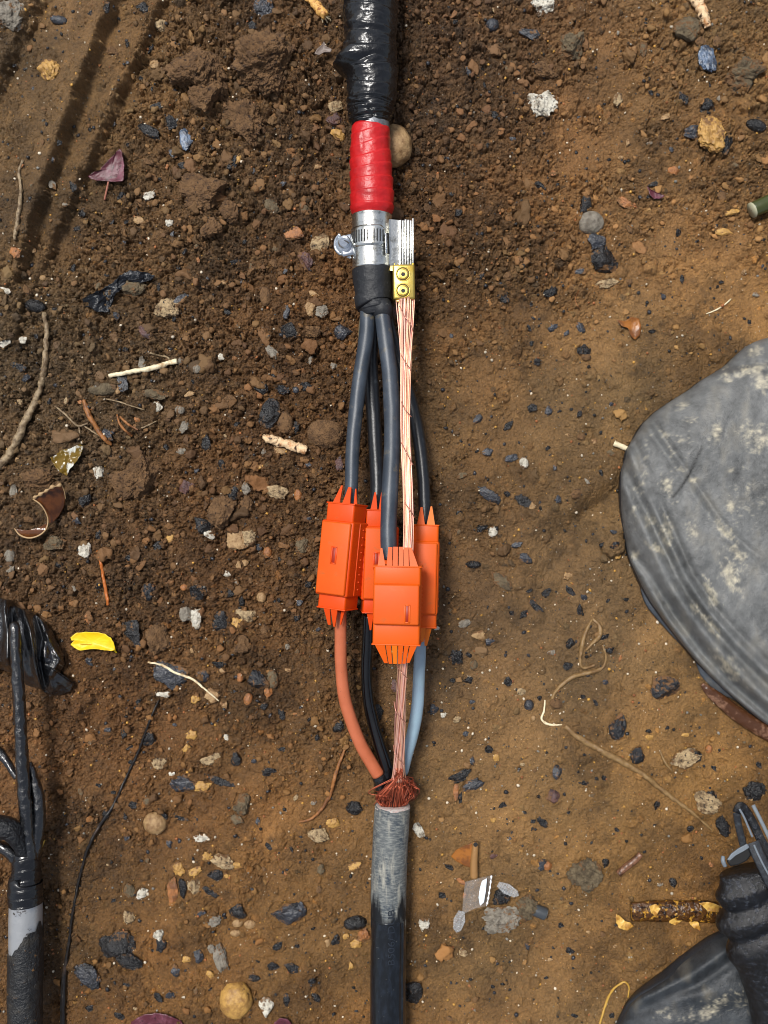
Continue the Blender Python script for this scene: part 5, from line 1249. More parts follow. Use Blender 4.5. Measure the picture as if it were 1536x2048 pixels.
# ---------------- roots, straws, twigs, wire ----------------
def ground_path(pts, lift=.8):
    out = []
    C = catmull([(a, b, r) for a, b, r in pts], max(8, len(pts) * 4))
    for x, y, r in C: out.append((x, y, max(hz(x, y), hzr(x, y, 6, 60)) + r * S * lift, r))
    return out
def root(name, pts, m, label=None, cat=None, parent=None, seg=12, rough_=.5, group=None, lift=.8):
    gp = ground_path(pts, lift); C = np.array([P(a, b, c) for a, b, c, d_ in gp]); r = np.array([g[3] * Sz(g[2]) for g in gp])
    z = C[:, 2].copy()
    for _ in range(3): z[1:-1] = np.maximum(z[1:-1], (z[:-2] + z[2:]) / 2)
    C[:, 2] = z; n2 = len(C) * 4; ti = np.linspace(0, len(C) - 1, n2); C = np.stack([np.interp(ti, range(len(r)), C[:, k]) for k in range(3)], -1); r = np.interp(ti, range(len(r)), r)
    sd_ = len(pts) * 7 + int(pts[0][0]); V, q, t, uv = tube_arr(C, r, seg, True, lambda U, TH: r.mean() * rough_ * fbm(np.stack([np.cos(TH).ravel(), np.sin(TH).ravel(), U.ravel() * 300], -1), 1.3, 2, sd_).reshape(U.shape))
    o = npmesh(name, V, q, t, m, parent, True, uv=uv)
    if parent is None: tag(o, label, cat, group)
    return o
M_root = mat('pale_root', (150, 130, 100), rough=.6, bump=[(300, .0008)], var=[(220, (96, 76, 52), .42, .62)])
M_broot = mat('brown_root', (150, 98, 50), rough=.55, bump=[(300, .0008)], var=[(200, (104, 64, 32), .42, .62)])
M_oroot = mat('orange_root', (176, 98, 40), rough=.4, bump=[(400, .0005)])
M_straw = mat('white_straw', (226, 212, 176), rough=.45, bump=[(400, .0005)], var=[(150, (170, 136, 90), .55, .7)])
M_dstraw = mat('dull_straw', (134, 106, 66), rough=.5, bump=[(500, .0005)], var=[(160, (110, 82, 48), .45, .65)])
M_wire = mat('black_wire', (24, 20, 18), rough=.35, bump=[(500, .0003)], var=[(100, (60, 46, 36), .55, .7)])
root('root', [(88,625,4),(94,660,5),(93,700,5),(90,730,6),(84,765,6),(72,800,6),(50,845,7),(32,885,7),(15,915,8),(-8,935,8)], M_root, 'long pale root curving down the left side to the edge', 'root')
root('root', [(168,800,4),(176,825,5),(190,850,5),(205,872,5),(222,890,4)], M_broot, 'short thick brown root left of centre', 'root')
rt = root('root', [(110,812,2),(130,828,2),(150,848,2.2),(162,852,2.2),(176,846,1.8)], M_root, 'thin forked white root left of the brown root', 'root')
root('root_branch', [(158,852,2),(160,868,1.8),(158,880,1.4)], M_root, parent=rt); root('root_branch', [(166,850,2),(184,862,1.6),(202,874,1.3)], M_root, parent=rt)
root('straw', [(219,752,4.5),(240,748,4),(262,744,4.5),(290,739,5),(320,732,5),(354,722,5)], M_straw, 'short white straw lying level at the left', 'straw', lift=1.4)
root('root', [(234,830,2),(240,848,2.5),(252,862,2.5),(264,872,2.5)], M_broot, 'thin brown rootlet right of the thick brown root', 'root')
root('root', [(240,834,2.2),(256,848,2.4),(276,860,2)], M_broot, 'reddish rootlet alongside the thin brown one', 'root')
root('root', [(283,856,1.5),(298,850,1.5),(314,842,1.3)], M_root, 'tiny pale root tip with a fork below the long grey stone', 'root')
root('root', [(212,798,1.3),(240,804,1.5),(262,812,1.5),(290,820,1.3)], M_root, 'hair thin pale root above the rootlets', 'root')
root('root', [(300,706,2),(320,712,2),(334,714,2),(341,722,1.8)], M_root, 'thin grey rootlet above the white straw', 'root')
root('root', [(46,320,2),(38,345,2.5),(42,375,3),(40,410,4),(34,450,4.5),(30,480,3)], M_root, 'pale root hanging down the bank at the upper left', 'root')
root('root', [(194,1102,2),(203,1130,3),(208,1160,3),(214,1190,3.5),(216,1210,3)], M_oroot, 'thin orange root above the yellow leaf', 'root')
rt = root('root', [(296,1324,1.8),(325,1330,2.2),(350,1345,2.4),(385,1358,2.4),(410,1378,2),(438,1402,1.2)], M_straw, 'thin white root crossing the wide dark stone', 'root', lift=4)
root('root', [(694,1492,2.5),(684,1512,3),(672,1545,3.5),(662,1585,3.8),(645,1615,3.6),(622,1638,3),(598,1643,2.2)], M_broot, 'curved brown root left of the black crotch tape', 'root')
root('wire', [(318,1400,1.5),(300,1440,2),(278,1500,2.3),(250,1560,2.4),(228,1608,2.6),(200,1650,3.2),(175,1700,3),(158,1760,2.6),(145,1830,2.6),(136,1900,3),(128,1960,5),(125,2060,5.5)], M_wire, 'long thin black wire running from the dark stones to the bottom left', 'wire')
root('straw', [(1130,1452,5),(1150,1470,6),(1180,1488,6),(1215,1508,6.5),(1260,1532,6),(1300,1560,5),(1340,1592,4.5),(1380,1622,3.5),(1424,1660,2)], M_dstraw, 'long dull straw slanting down right across smooth mud', 'straw', lift=.3)
lp = root('leaf_strap', [(1185,1238,2),(1172,1262,4),(1164,1290,4.5),(1160,1320,3),(1166,1336,3),(1190,1330,2.5)], M_dstraw, 'dried leaf strap twisted into loops on the smooth mud', 'leaf strap', lift=.3)
root('strap_loop', [(1186,1238,2),(1198,1250,4.5),(1200,1268,5),(1188,1284,4),(1172,1300,2)], M_dstraw, parent=lp, lift=.3)
root('strap_loop', [(1205,1290,1.5),(1212,1315,2.5),(1205,1335,3),(1180,1345,4.5),(1150,1352,4.5),(1125,1368,4),(1110,1385,3.5),(1104,1400,3)], M_dstraw, parent=lp, lift=.3)
root('root', [(1090,1400,1.8),(1088,1420,2),(1083,1438,2.2),(1095,1448,2.2),(1112,1450,2),(1124,1449,1.5)], M_straw, 'thin white rootlet left of the long straw', 'root')
root('straw', [(1228,886,6),(1242,892,5),(1262,900,4),(1290,905,3)], M_straw, 'short white stick poking out from under the rubber sheet', 'stick', lift=1)
root('root', [(1196,2060,2),(1205,2030,2.2),(1215,1998,2.3),(1232,1972,2.2),(1250,1964,2),(1258,1975,1.8),(1256,1995,1.4)], mat('yellow_root', (180, 140, 60), rough=.5), 'thin yellow root hooked at its end near the bottom right', 'root')
root('root', [(1412,628,1),(1432,620,1.4),(1448,610,1.5),(1462,598,1.2)], M_straw, 'tiny white rootlets on the smooth mud above the rubber sheet', 'root')
root('splinter', [(1320,1502,2),(1330,1525,2.4),(1344,1542,2)], M_dstraw, 'short curved splinter left of the broken tan stone', 'splinter')
root('root', [(1158,580,1),(1150,600,1),(1160,620,1)], M_broot, 'hair thin brown root near the tan crust', 'root')
M_wood = mat('peeled_wood', (222, 190, 148), rough=.5, bump=[(300, .0010), (900, .0004)], var=[(200, (60, 40, 26), .53, .60), (120, (200, 130, 70), .5, .65)])
tw = root('twig', [(528,873,6.5),(545,880,8.5),(565,886,9),(590,893,9.5),(612,901,9)], M_wood, 'peeled cream twig with black marks left of the leftmost core', 'twig', seg=16, lift=.9)
sp = root('wood_splinter', [(612,-6,6),(625,6,8),(640,20,10),(652,32,8)], mat('bright_wood', (220, 170, 96), rough=.5, bump=[(400, .0012)], var=[(300, (150, 92, 40), .5, .62)]), 'frayed bright wood splinter at the top edge left of the tape', 'wood splinter', seg=14)
for k, (a, b) in enumerate(((660, 34), (662, 42), (655, 46), (646, 46))): root('frayed_end', [(644, 26, 3), (a, b, 1.2)], M_straw, parent=sp, lift=2)
tw = root('twig', [(1388,-8,9),(1398,12,10),(1408,32,10),(1416,54,6)], M_wood, 'peeled grey twig at the top edge on the right', 'twig', seg=16)
o, _, _ = sheet('grey_chip', [(629,107),(634,98),(645,88),(648,82),(651,92),(664,98),(662,104),(648,104),(638,110)], mat('grey_bark', (120, 106, 98), rough=.45, bump=[(300, .0005)]), curl(646, 98, .001, .001, 31), th=.001, n=40, rings=5); tag(o, 'grey forked chip left of the tape bulge', 'chip')
# folded black film strips
M_bfilm = mat('black_film', (18, 21, 27), rough=.2, bump=[(140, .0022), (400, .0006)], rvar=(200, .12, .4))
o, _, _ = sheet('black_film_strip', [(164,598),(178,590),(200,580),(225,566),(240,550),(262,540),(290,544),(310,552),(300,560),(278,556),(258,562),(240,580),(222,596),(215,612),(218,624),(196,624),(182,616),(168,612)], M_bfilm, curl(235, 580, .002, .008, 15, .05), th=.001, n=110, rings=10, jag=2.5); tag(o, 'crinkled black film strip draped over stones at the left', 'film strip')
# split brown tube, olive tube, bark curl, rubber plug
M_tubeb = mat('glossy_brown_tube', (78, 48, 16), rough=.12, bump=[(120, .0020), (500, .0006)], var=[(200, (190, 140, 50), .54, .62), (300, (26, 14, 6), .50, .62)])
zt = hz(1330, 1828) + .005
tb = tube('split_tube', [(1262,1824,zt,19),(1300,1822,zt,21),(1350,1822,zt,21),(1400,1822,zt,22),(1450,1826,zt,22)], M_tubeb, None, n=110, seg=36, sq=.6, disp=lambda U, TH: .0013 * fbm(np.stack([np.cos(TH).ravel(), np.sin(TH).ravel(), U.ravel() * 70], -1), 1.7, 3, 4).reshape(U.shape))
tag(tb, 'glossy golden brown split tube lying level beside the leather pouch', 'tube')
M_gold = mat('golden_flap', (214, 170, 84), rough=.3, bump=[(300, .001)], var=[(160, (150, 100, 34), .45, .65)])
for k, o_ in enumerate(([(1232,1828),(1240,1832),(1250,1842),(1262,1846),(1268,1852),(1255,1862),(1240,1858),(1232,1845)], [(1338,1838),(1352,1834),(1366,1842),(1350,1850),(1338,1846)],
                       [(1378,1846),(1388,1836),(1398,1846),(1402,1860),(1386,1856)], [(1298,1812),(1312,1808),(1322,1818),(1312,1832),(1302,1826)], [(1398,1806),(1420,1804),(1440,1812),(1438,1826),(1415,1822)])):
    sheet('torn_flap', o_, M_gold, (lambda zq: lambda px, py, ff: zq + .002 * fbm(np.c_[px, py, px * 0], .1, 2, 7))(zt + (.003 if k in (0, 1, 2) else .0075)), parent=tb, n=36, rings=5, jag=1.5)
zt = hz(1520, 415) + .006
tb = tube('olive_tube', [(1505,420,zt,15),(1530,409,zt,16),(1580,388,zt,17)], mat('olive_plastic', (62, 68, 36), rough=.25, bump=[(100, .0006)]), None, n=24, seg=28); tag(tb, 'end of a dark olive tube at the right edge', 'tube')
tube('tube_rim', [(1503,421,zt,15.6),(1506,419.5,zt,15.6)], mat('pale_rim', (170, 168, 140), rough=.4), tb, n=4, seg=28); disc('tube_hollow', 1504, 421, zt, 1, .001, M_slot, tb, 12)
zt = hz(1258, 1728) + .003
tb = tube('bark_curl', [(1236,1748,zt,6.5),(1252,1734,zt,7),(1268,1722,zt,7),(1282,1708,zt,6)], mat('wet_bark', (120, 84, 62), rough=.2, bump=[(200, .0014)], var=[(200, (70, 46, 32), .45, .6)]), None, n=30, seg=18); tag(tb, 'small wet brown bark curl on smooth mud', 'bark')
zt = hz(1072, 1822) + .004
pg = tube('rubber_plug', [(1056,1815,zt,8),(1062,1817,zt,10),(1075,1822,zt,12),(1090,1828,zt,12.5)], mat('grey_rubber', (62, 66, 70), rough=.4, bump=[(300, .0004)]), None, n=26, seg=28); tag(pg, 'dark grey rubber plug beside the olive grey slab', 'rubber plug')
tube('plug_end', [(1088,1827,zt,11),(1091,1828.5,zt,11.5),(1092,1829,zt,9)], mat('grey_rubber_end', (96, 98, 98), rough=.45), pg, n=6, seg=28); tube('plug_lug', [(1050,1804,zt,5),(1054,1812,zt,6),(1060,1816,zt,6)], M_btape, pg, n=10, seg=12)
# clear plastic wrapper with crimped ends
M_clear = mat('clear_plastic', (235, 238, 240), rough=.06, bump=[(110, .0020)], spec=.8)
M_clear.node_tree.nodes['Principled BSDF'].inputs['Alpha'].default_value = .07
M_crimp = mat('crimped_plastic', (220, 224, 228), rough=.1, bump=[(110, .0010)], spec=.9)
M_crimp.node_tree.nodes['Principled BSDF'].inputs['Alpha'].default_value = .26
zw = hzr(955, 1785, 40, 85) + .006
wr = empty('plastic_wrapper', P(960, 1790, hz(960, 1790))); tag(wr, 'torn clear plastic wrapper with crimped ends on smooth mud', 'wrapper')
sheet('clear_film', [(930,1764),(955,1757),(983,1751),(980,1785),(972,1812),(948,1818),(924,1830),(926,1800)], M_clear, lambda px, py, ff: zw + .004 * np.sin((px - 930) / 12.) * .5 + .002 * fbm(np.c_[px, py, px * 0], .06, 2, 4), th=.0002, n=64, parent=wr)
sheet('film_glare_strip', [(964,1762),(974,1756),(972,1780),(968,1805),(960,1812),(957,1795),(960,1775)], mat('film_glare', (225, 232, 238), rough=.12, spec=.9, bump=[(120, .0008)]), lambda px, py, ff: zw + .0055 + .0006 * np.sin(py / 4.), th=.0002, n=40, rings=6, parent=wr)  # bright glare on the film, painted as an opaque pale strip
tube('film_edge', [(983,1751,zw+.006,1.5),(980,1775,zw+.006,1.4),(976,1800,zw+.006,1.6),(973,1812,zw+.005,1.2)], mat('film_edge_white', (240, 242, 244), rough=.2), wr, n=30, seg=6, disp=lambda U, TH: .0003 * np.sin(U * 1500))
for nm, A0, A1, wv in (('crimped_end', (996, 1768), (1038, 1792), 11), ('crimped_end', (923, 1822), (913, 1866), 12)):
    a = np.array(A0, float); b = np.array(A1, float); d_ = (b - a) / np.linalg.norm(b - a); nn = np.array([-d_[1], d_[0]])
    ou = [a + nn * wv * .5, a + (b - a) * .4 + nn * wv, a + (b - a) * .85 + nn * wv * .7, b, a + (b - a) * .85 - nn * wv * .7, a + (b - a) * .4 - nn * wv, a - nn * wv * .5]
    sheet(nm, ou, M_crimp, (lambda a=a, d_=d_: lambda px, py, ff: zw - .002 + .0016 * np.sin(((px - a[0]) * d_[0] + (py - a[1]) * d_[1]) * 1.25))(), th=.0002, n=60, rings=16, parent=wr)
# ---------------- grey rubber sheets at the right ----------------
def polyd(px, py, pts):
    best = np.full(len(px), 1e9)
    p = np.array(pts, float)
    for a, b in zip(p[:-1], p[1:]):
        d_ = b - a; t = np.clip(((px - a[0]) * d_[0] + (py - a[1]) * d_[1]) / (d_ @ d_), 0, 1); best = np.minimum(best, np.hypot(px - a[0] - t * d_[0], py - a[1] - t * d_[1]))
    return best
def side_of(px, py, pts):
    p = np.array(pts, float); bd = np.full(len(px), 1e9); s = np.zeros(len(px))
    for a, b in zip(p[:-1], p[1:]):
        d_ = b - a; L = np.hypot(*d_); t = np.clip(((px - a[0]) * d_[0] + (py - a[1]) * d_[1]) / (d_ @ d_), 0, 1); dd = np.hypot(px - a[0] - t * d_[0], py - a[1] - t * d_[1])
        c = ((px - a[0]) * d_[1] - (py - a[1]) * d_[0]) / L; m_ = dd < bd; bd[m_] = dd[m_]; s[m_] = c[m_]
    return s      # positive: to the upper right of a line drawn down to the right
def rubber_sheet(name, out, zf, centre, base_c, seed, patches, slash=None, parent=None, n=560, rings=130, th=.006):
    o, px, py = sheet(name, out, None, zf, th=th, n=n, rings=rings, centre=centre, smooth_out=True, parent=parent)
    me = o.data; q3 = np.c_[px, py, px * 0]
    v = fbm(q3, .012, 4, seed); v2 = fbm(q3 * np.array([1.0, .55, 1]), .05, 4, seed + 3); v3 = fbm(q3, .25, 2, seed + 5)
    v4 = fbm(q3 * np.array([.8, 1.0, 1]), .11, 4, seed + 9)
    c = np.array(lin(base_c))[None, :] * (1 + .55 * v + .45 * v2 + .45 * v4 + .25 * v3)[:, None]
    warm = np.array(lin((146, 134, 108))); pale = np.array(lin((196, 186, 160)))
    k = np.clip((v2 - .05) * 1.8, 0, 1) * .25; c = c * (1 - k)[:, None] + warm * k[:, None]
    pm = np.zeros(len(px))
    for (x, y, rx, ry, an, am) in patches:
        ca, sa = math.cos(R(an)), math.sin(R(an)); dx, dy = px - x, py - y; u = (dx * ca + dy * sa) / rx; w_ = (-dx * sa + dy * ca) / ry
        g = np.exp(-(u * u + w_ * w_)) * am; pm = np.maximum(pm, np.clip((g * .8 + .6 * v4 + .35 * v3 - .30) * 1.7, 0, 1) * (g > .08))
    pm = pm * np.clip(.50 + .5 * v3 + .4 * v4, .12, .8)
    c = c * (1 - pm)[:, None] + pale * pm[:, None]
    if slash is not None:
        dd = polyd(px, py, slash); k = np.exp(-(dd / 3.2) ** 2) * np.clip(1 + v3 * 1.5, 0, 1); c = c * (1 - k * .9)[:, None]
    c4 = np.ones((len(px) * 2, 4), np.float32); c4[:len(px), :3] = np.clip(c, .002, .9); c4[len(px):, :3] = np.array(lin((40, 44, 50)))
    ca_ = me.color_attributes.new('Col', 'FLOAT_COLOR', 'POINT'); ca_.data.foreach_set('color', c4.ravel()); me.materials.append(M_sheetrub); return o
M_sheetrub = mat('grey_rubber_sheet', (255, 255, 255), rough=.52, attr='Col', bump=[(500, .0006), (1400, .0003)], rvar=(120, .38, .62), spec=.5)
ZS = .012
c1 = [(1250,1085),(1300,1150),(1345,1225),(1400,1300),(1460,1365),(1540,1432),(1640,1500)]
c2 = [(1322,1085),(1353,1150),(1395,1215),(1442,1275),(1484,1320),(1540,1378),(1640,1450)]
c3 = [(1345,1060),(1385,1150),(1430,1215),(1484,1275),(1540,1330),(1640,1400)]
c4_ = [(1515,660),(1512,700),(1522,735),(1560,760)]; c5 = [(1452,735),(1500,728),(1560,722),(1640,730)]; c6 = [(1420,1010),(1455,1060),(1500,1100),(1560,1150)]
c7 = [(1290,1000),(1300,1070),(1340,1150),(1400,1230)]; c8 = [(1260,960),(1300,880),(1370,820),(1460,770)]
def zsheet(px, py, ff):
    z = ZS + .030 * (1 - np.clip(ff, 0, 1) ** 5) ** .5
    lo = .0
    for ln, dp, wd in ((c1, .0058, 11), (c2, .0062, 12), (c3, .0046, 10), (c4_, .0032, 7), (c5, .0032, 7), (c6, .0030, 8)):
        s = side_of(px, py, ln); z = z - dp * np.exp(-(s / wd) ** 2) + dp * .9 * np.exp(-((s + wd * 1.7) / (wd * 1.1)) ** 2)
    am_ = np.clip(.75 + .9 * fbm(np.c_[px, py, px * 0], .011, 2, 25), .1, 1.5); z = ZS + .030 * (1 - np.clip(ff, 0, 1) ** 5) ** .5 + (z - ZS - .030 * (1 - np.clip(ff, 0, 1) ** 5) ** .5) * am_
    # the hem tucks down below the first fold
    s = side_of(px, py, c1); z = z - .008 * sstep(-s, 6, 40)
    z = z + .0034 * fbm(np.c_[px, py, px * 0], .008, 3, 5) + .0012 * fbm(np.c_[px * .9 + py * .5, py * .3 - px * .2, px * 0], .03, 3, 8) + .0006 * fbm(np.c_[px, py, px * 0], .04, 2, 6)
    return z
out1 = [(1540,674),(1512,682),(1490,694),(1468,714),(1452,730),(1430,745),(1400,762),(1378,780),(1345,800),(1310,824),(1285,848),(1266,876),(1252,905),(1244,935),(1240,980),(1242,1020),(1247,1060),(1252,1090),(1262,1125),(1282,1172),(1300,1205),(1330,1245),(1365,1290),(1392,1322),(1420,1352),(1455,1385),(1490,1415),(1520,1440),(1560,1466),(1640,1520),(1760,1560),(1960,1500),(2010,1200),(2000,900),(1900,700),(1700,650)]
SH = empty('rubber_sheet', P(1540, 1080, .0)); tag(SH, 'dusty grey rubber sheet bulging in from the right edge, folded along its lower rim', 'rubber sheet')
PT = [(1500,742,46,14,-10,1),(1455,745,14,24,0,.7),(1505,705,16,10,0,1),(1530,760,30,26,0,1),(1370,808,18,8,-20,.9),(1378,842,18,8,0,.8),(1433,868,13,28,6,.9),(1520,872,44,26,20,1),(1330,868,10,22,-30,.6),(1340,896,20,8,60,.6),
      (1462,940,10,8,0,.9),(1336,975,12,26,-25,.8),(1362,938,12,7,0,.7),(1385,960,14,6,0,.7),(1300,1040,14,14,0,.7),(1335,1065,16,34,-15,1),(1385,1060,14,24,-10,.8),(1315,1096,26,9,25,1),(1270,1112,10,8,0,.9),
      (1450,1060,34,12,55,1),(1475,1105,14,30,-30,1),(1463,1150,20,34,-20,1),(1425,1190,12,34,-25,.9),(1412,1240,10,40,-32,.9),(1455,1330,16,40,-40,.9),(1395,1215,12,30,-30,.7),(1462,1012,9,18,0,1),(1290,950,12,60,0,.45),(1268,1000,10,60,0,.4),(1350,900,60,50,0,.25),(1500,1000,50,60,0,.35)]
rubber_sheet('sheet_top', out1, zsheet, (1600, 1060), (97, 98, 97), 4, PT, slash=[(1404,894),(1392,920),(1378,950),(1362,975),(1346,994)], parent=SH)
out2 = [(1280,1168),(1286,1196),(1296,1216),(1318,1242),(1345,1272),(1372,1300),(1392,1322),(1400,1350),(1420,1372),(1440,1388),(1470,1400),(1560,1480),(1700,1500),(1500,1300),(1330,1180)]
rubber_sheet('under_fold', out2, lambda px, py, ff: ZS * .7 + .004 * (1 - ff ** 4) + 0 * px, (1480, 1340), (62, 68, 76), 8, [], parent=SH, n=200, rings=20, th=.003)
out3 = [(1228,2070),(1240,2040),(1256,2012),(1275,1990),(1300,1970),(1330,1948),(1360,1922),(1395,1896),(1425,1876),(1455,1862),(1500,1850),(1600,1850),(1720,1880),(1760,2000),(1740,2160),(1400,2180),(1230,2140)]
d1 = [(1300,2010),(1345,1990),(1390,1972),(1430,1945),(1470,1915),(1520,1890)]; d2 = [(1240,2075),(1300,2030),(1370,2015),(1450,2020),(1540,2000)]
def zsheet2(px, py, ff):
    z = .010 + .030 * (1 - np.clip(ff, 0, 1) ** 4) ** .5
    for ln, dp, wd in ((d1, .0036, 14), (d2, .0018, 18)):
        s = side_of(px, py, ln); z = z - dp * np.exp(-(s / wd) ** 2) + dp * .9 * np.exp(-((s - wd * 1.6) / wd) ** 2)
    return z + .002 * fbm(np.c_[px, py, px * 0], .009, 3, 15)
S2 = rubber_sheet('rubber_sheet', out3, zsheet2, (1500, 2010), (52, 56, 60), 14, [(1420,2020,50,18,-20,.7),(1350,1935,16,8,0,.5),(1480,2000,40,30,0,.5),(1340,2030,30,14,0,.4)], n=320, rings=60)
tag(S2, 'darker grey rubber sheet in the lower right corner under the leather pouch', 'rubber sheet')
# dark wet strap of bark/leaf under the sheet
zq = hz(1460, 1420) + .004
wl = tube('wet_leaf_roll', [(1404,1368,zq,4),(1416,1380,zq,9),(1440,1400,zq,13),(1480,1432,zq,15),(1530,1462,zq,16),(1600,1500,zq,16)], mat('wet_dark_leaf', (74, 46, 28), rough=.16, bump=[(150, .0012)], var=[(120, (130, 96, 74), .52, .66)]), None, n=70, seg=24, sq=.5)
tag(wl, 'wet dark brown rolled leaf sticking out below the grey rubber sheet', 'leaf')

# ---------------- black leather pouch ----------------
M_leather = mat('black_leather', (11, 11, 13), rough=.25, bump=[(1100, .0006), (160, .0014)], spec=.5, var=[(300, (46, 50, 58), .5, .75)])
M_strapl = mat('leather_strap', (34, 36, 41), rough=.45, bump=[(900, .0005)], var=[(300, (66, 72, 78), .5, .7)])
M_edge = mat('raw_leather_edge', (112, 120, 128), rough=.5, bump=[(900, .0004)])
PO = empty('leather_pouch', P(1520, 1860, .03)); tag(PO, 'black leather pouch with straps and ruched open mouth at the lower right edge', 'leather pouch')
ZP = .075
def pouch_d(U, TH):
    r_ = 0
    for c, a, wd in ((.010, .0032, .0042), (.021, -.0038, .0036), (.030, .0032, .0042), (.041, -.0040, .0040), (.053, .0020, .007)): r_ = r_ + a * np.exp(-((U + .004 * np.cos(TH) - c) / wd) ** 2)
    return r_ + .0007 * fbm(np.stack([np.cos(TH).ravel(), np.sin(TH).ravel(), U.ravel() * 40], -1), 2, 3, 4).reshape(U.shape)
tube('pouch_body', [(1494,1740,ZP,56),(1500,1765,ZP,62),(1508,1800,ZP,70),(1516,1840,ZP-.002,76),(1530,1880,ZP-.004,76),(1548,1930,ZP-.008,72),(1570,2000,ZP-.012,72),(1590,2110,ZP-.016,78)], M_leather, PO, n=150, seg=90, disp=pouch_d, sq=.55)
# open mouth: dark hollow with a raw rim
th = np.linspace(0, 2 * np.pi, 60)
zc_ = ZP + .010
def ell(t, rx, ry, cx=1480, cy=1730, rot=-22):
    x = rx * math.cos(t); y = ry * math.sin(t); c, s_ = math.cos(R(rot)), math.sin(R(rot)); return (cx + x * c - y * s_, cy + x * s_ + y * c)
sheet('mouth_hollow', [(1455,1724),(1466,1712),(1480,1702),(1497,1693),(1504,1708),(1494,1721),(1476,1730),(1460,1732)], M_slot, lambda px, py, ff: zc_ + .0085 + 0 * px, th=.002, n=40, rings=4, parent=PO)
sheet('mouth_flap', [(1455,1720),(1463,1708),(1478,1697),(1495,1688),(1499,1695),(1486,1703),(1471,1711),(1460,1721)], M_edge, lambda px, py, ff: zc_ + .0105 + 0 * px, th=.0014, n=50, rings=5, parent=PO)
tube('mouth_tab', [(1446,1712,zc_+.008,3.5),(1446,1722,zc_+.009,4.5),(1450,1732,zc_+.008,4)], M_edge, PO, n=12, seg=10)
def strap(pts, wpx, m, name='strap', th=.0016):
    C = catmull([(a, b, c) for a, b, c in pts], 40); A = Acc(); V = []
    d2_ = np.gradient(C[:, :2], axis=0); nn = np.stack([-d2_[:, 1], d2_[:, 0]], -1); nn /= np.linalg.norm(nn, axis=1)[:, None]
    for s_, dz in ((-1, 0), (-.8, th * .5), (.8, th * .5), (1, 0), (.8, -th * .5), (-.8, -th * .5)):
        V.append([P(c[0] + n_[0] * wpx / 2 * s_, c[1] + n_[1] * wpx / 2 * s_, c[2] + dz) for c, n_ in zip(C, nn)])
    V = np.array(V).transpose(1, 0, 2).reshape(-1, 3); q = []; k = 6
    for i in range(len(C) - 1):
        for j in range(k): q.append((i * k + j, i * k + (j + 1) % k, (i + 1) * k + (j + 1) % k, (i + 1) * k + j))
    t = [(0, j + 1, j) for j in range(1, k - 1)] + [((len(C) - 1) * k, (len(C) - 1) * k + j, (len(C) - 1) * k + j + 1) for j in range(1, k - 1)]
    return npmesh(name, V, np.array(q), np.array(t), m, PO, True)
Zr = ZP + .012
strap([(1489,1700,Zr-.004),(1484,1680,Zr-.003),(1477,1650,Zr-.002),(1473,1625,Zr)], 15, M_strapl)
strap([(1473,1626,Zr+.001),(1480,1612,Zr+.002),(1492,1622,Zr+.001),(1508,1650,Zr),(1522,1680,Zr),(1545,1720,Zr)], 18, M_leather)
strap([(1479,1618,Zr+.0032),(1488,1634,Zr+.0028),(1497,1655,Zr+.0022),(1505,1674,Zr+.0016)], 4.5, M_edge, 'strap_edge')
strap([(1506,1684,Zr+.006),(1514,1705,Zr+.007),(1526,1730,Zr+.008),(1545,1768,Zr+.008),(1570,1810,Zr+.006)], 26, M_strapl)
strap([(1508,1690,Zr+.0075),(1518,1712,Zr+.0085),(1530,1736,Zr+.0095),(1550,1772,Zr+.0095)], 4, M_edge, 'strap_edge')
strap([(1506,1610,Zr-.008),(1514,1626,Zr-.006),(1526,1650,Zr-.004),(1545,1690,Zr-.002)], 8, M_edge)

# ---------------- old tarred joint and black wrapping at the left ----------------
M_tar = mat('wet_tar', (9, 10, 13), rough=.09, bump=[(240, .0009), (800, .0004)], rvar=(200, .08, .30), spec=.65, coat=.8)
M_dirt = mat('dirty_black_sheath', (22, 23, 25), rough=.42, bump=[(200, .0018), (700, .0008)], var=[(90, (48, 45, 40), .5, .68), (200, (108, 78, 44), .64, .7)])
M_leadp = mat('scraped_lead', (156, 158, 160), rough=.36, metal=.35, bump=[(200, .0004)], var=[(110, (60, 52, 44), .58, .62), (60, (140, 144, 150), .45, .6)])
OJ = empty('tarred_cable_joint', P(50, 1800, 0)); tag(OJ, 'older tar coated cable joint standing at the lower left edge', 'cable joint')
ZO = .030
def wig(a, s, sd): return lambda U, TH: a * fbm(np.stack([np.cos(TH).ravel(), np.sin(TH).ravel(), U.ravel() * s], -1), 2, 3, sd).reshape(U.shape)
tube('tarred_core', [(28,1248,.040,9),(30,1262,.042,11),(33,1320,.042,11.5),(38,1400,.041,12),(42,1470,.041,12.5),(46,1550,.040,13),(52,1620,.038,13.5),(60,1690,.034,14),(64,1725,.032,15)], M_tar, OJ, n=160, seg=28, disp=wig(.0008, 120, 4), label='longest tarred core, reaching up over the black wrapping')
tube('tarred_core', [(58,1525,.034,6),(66,1550,.034,9),(76,1590,.034,12),(79,1630,.034,12),(74,1680,.032,12),(68,1720,.030,12)], M_tar, OJ, n=90, seg=24, disp=wig(.0008, 120, 5), label='short tarred core on the right')
tube('tarred_core', [(-20,1490,.024,9),(0,1505,.026,9),(18,1530,.028,8),(34,1556,.030,7)], M_tar, OJ, n=50, seg=20, disp=wig(.0006, 120, 6), label='thin tarred strand crossing from the left edge')
tube('tarred_core', [(-30,1655,.040,24),(0,1655,.042,24),(24,1662,.040,22),(42,1690,.036,16),(52,1720,.032,12)], mat('woven_tarred_tape', (16, 18, 22), rough=.3, bump=[(420, .0020), (150, .001)]), OJ, n=90, seg=40, disp=wig(.0010, 60, 7), label='thick rough tarred bend at the left edge')
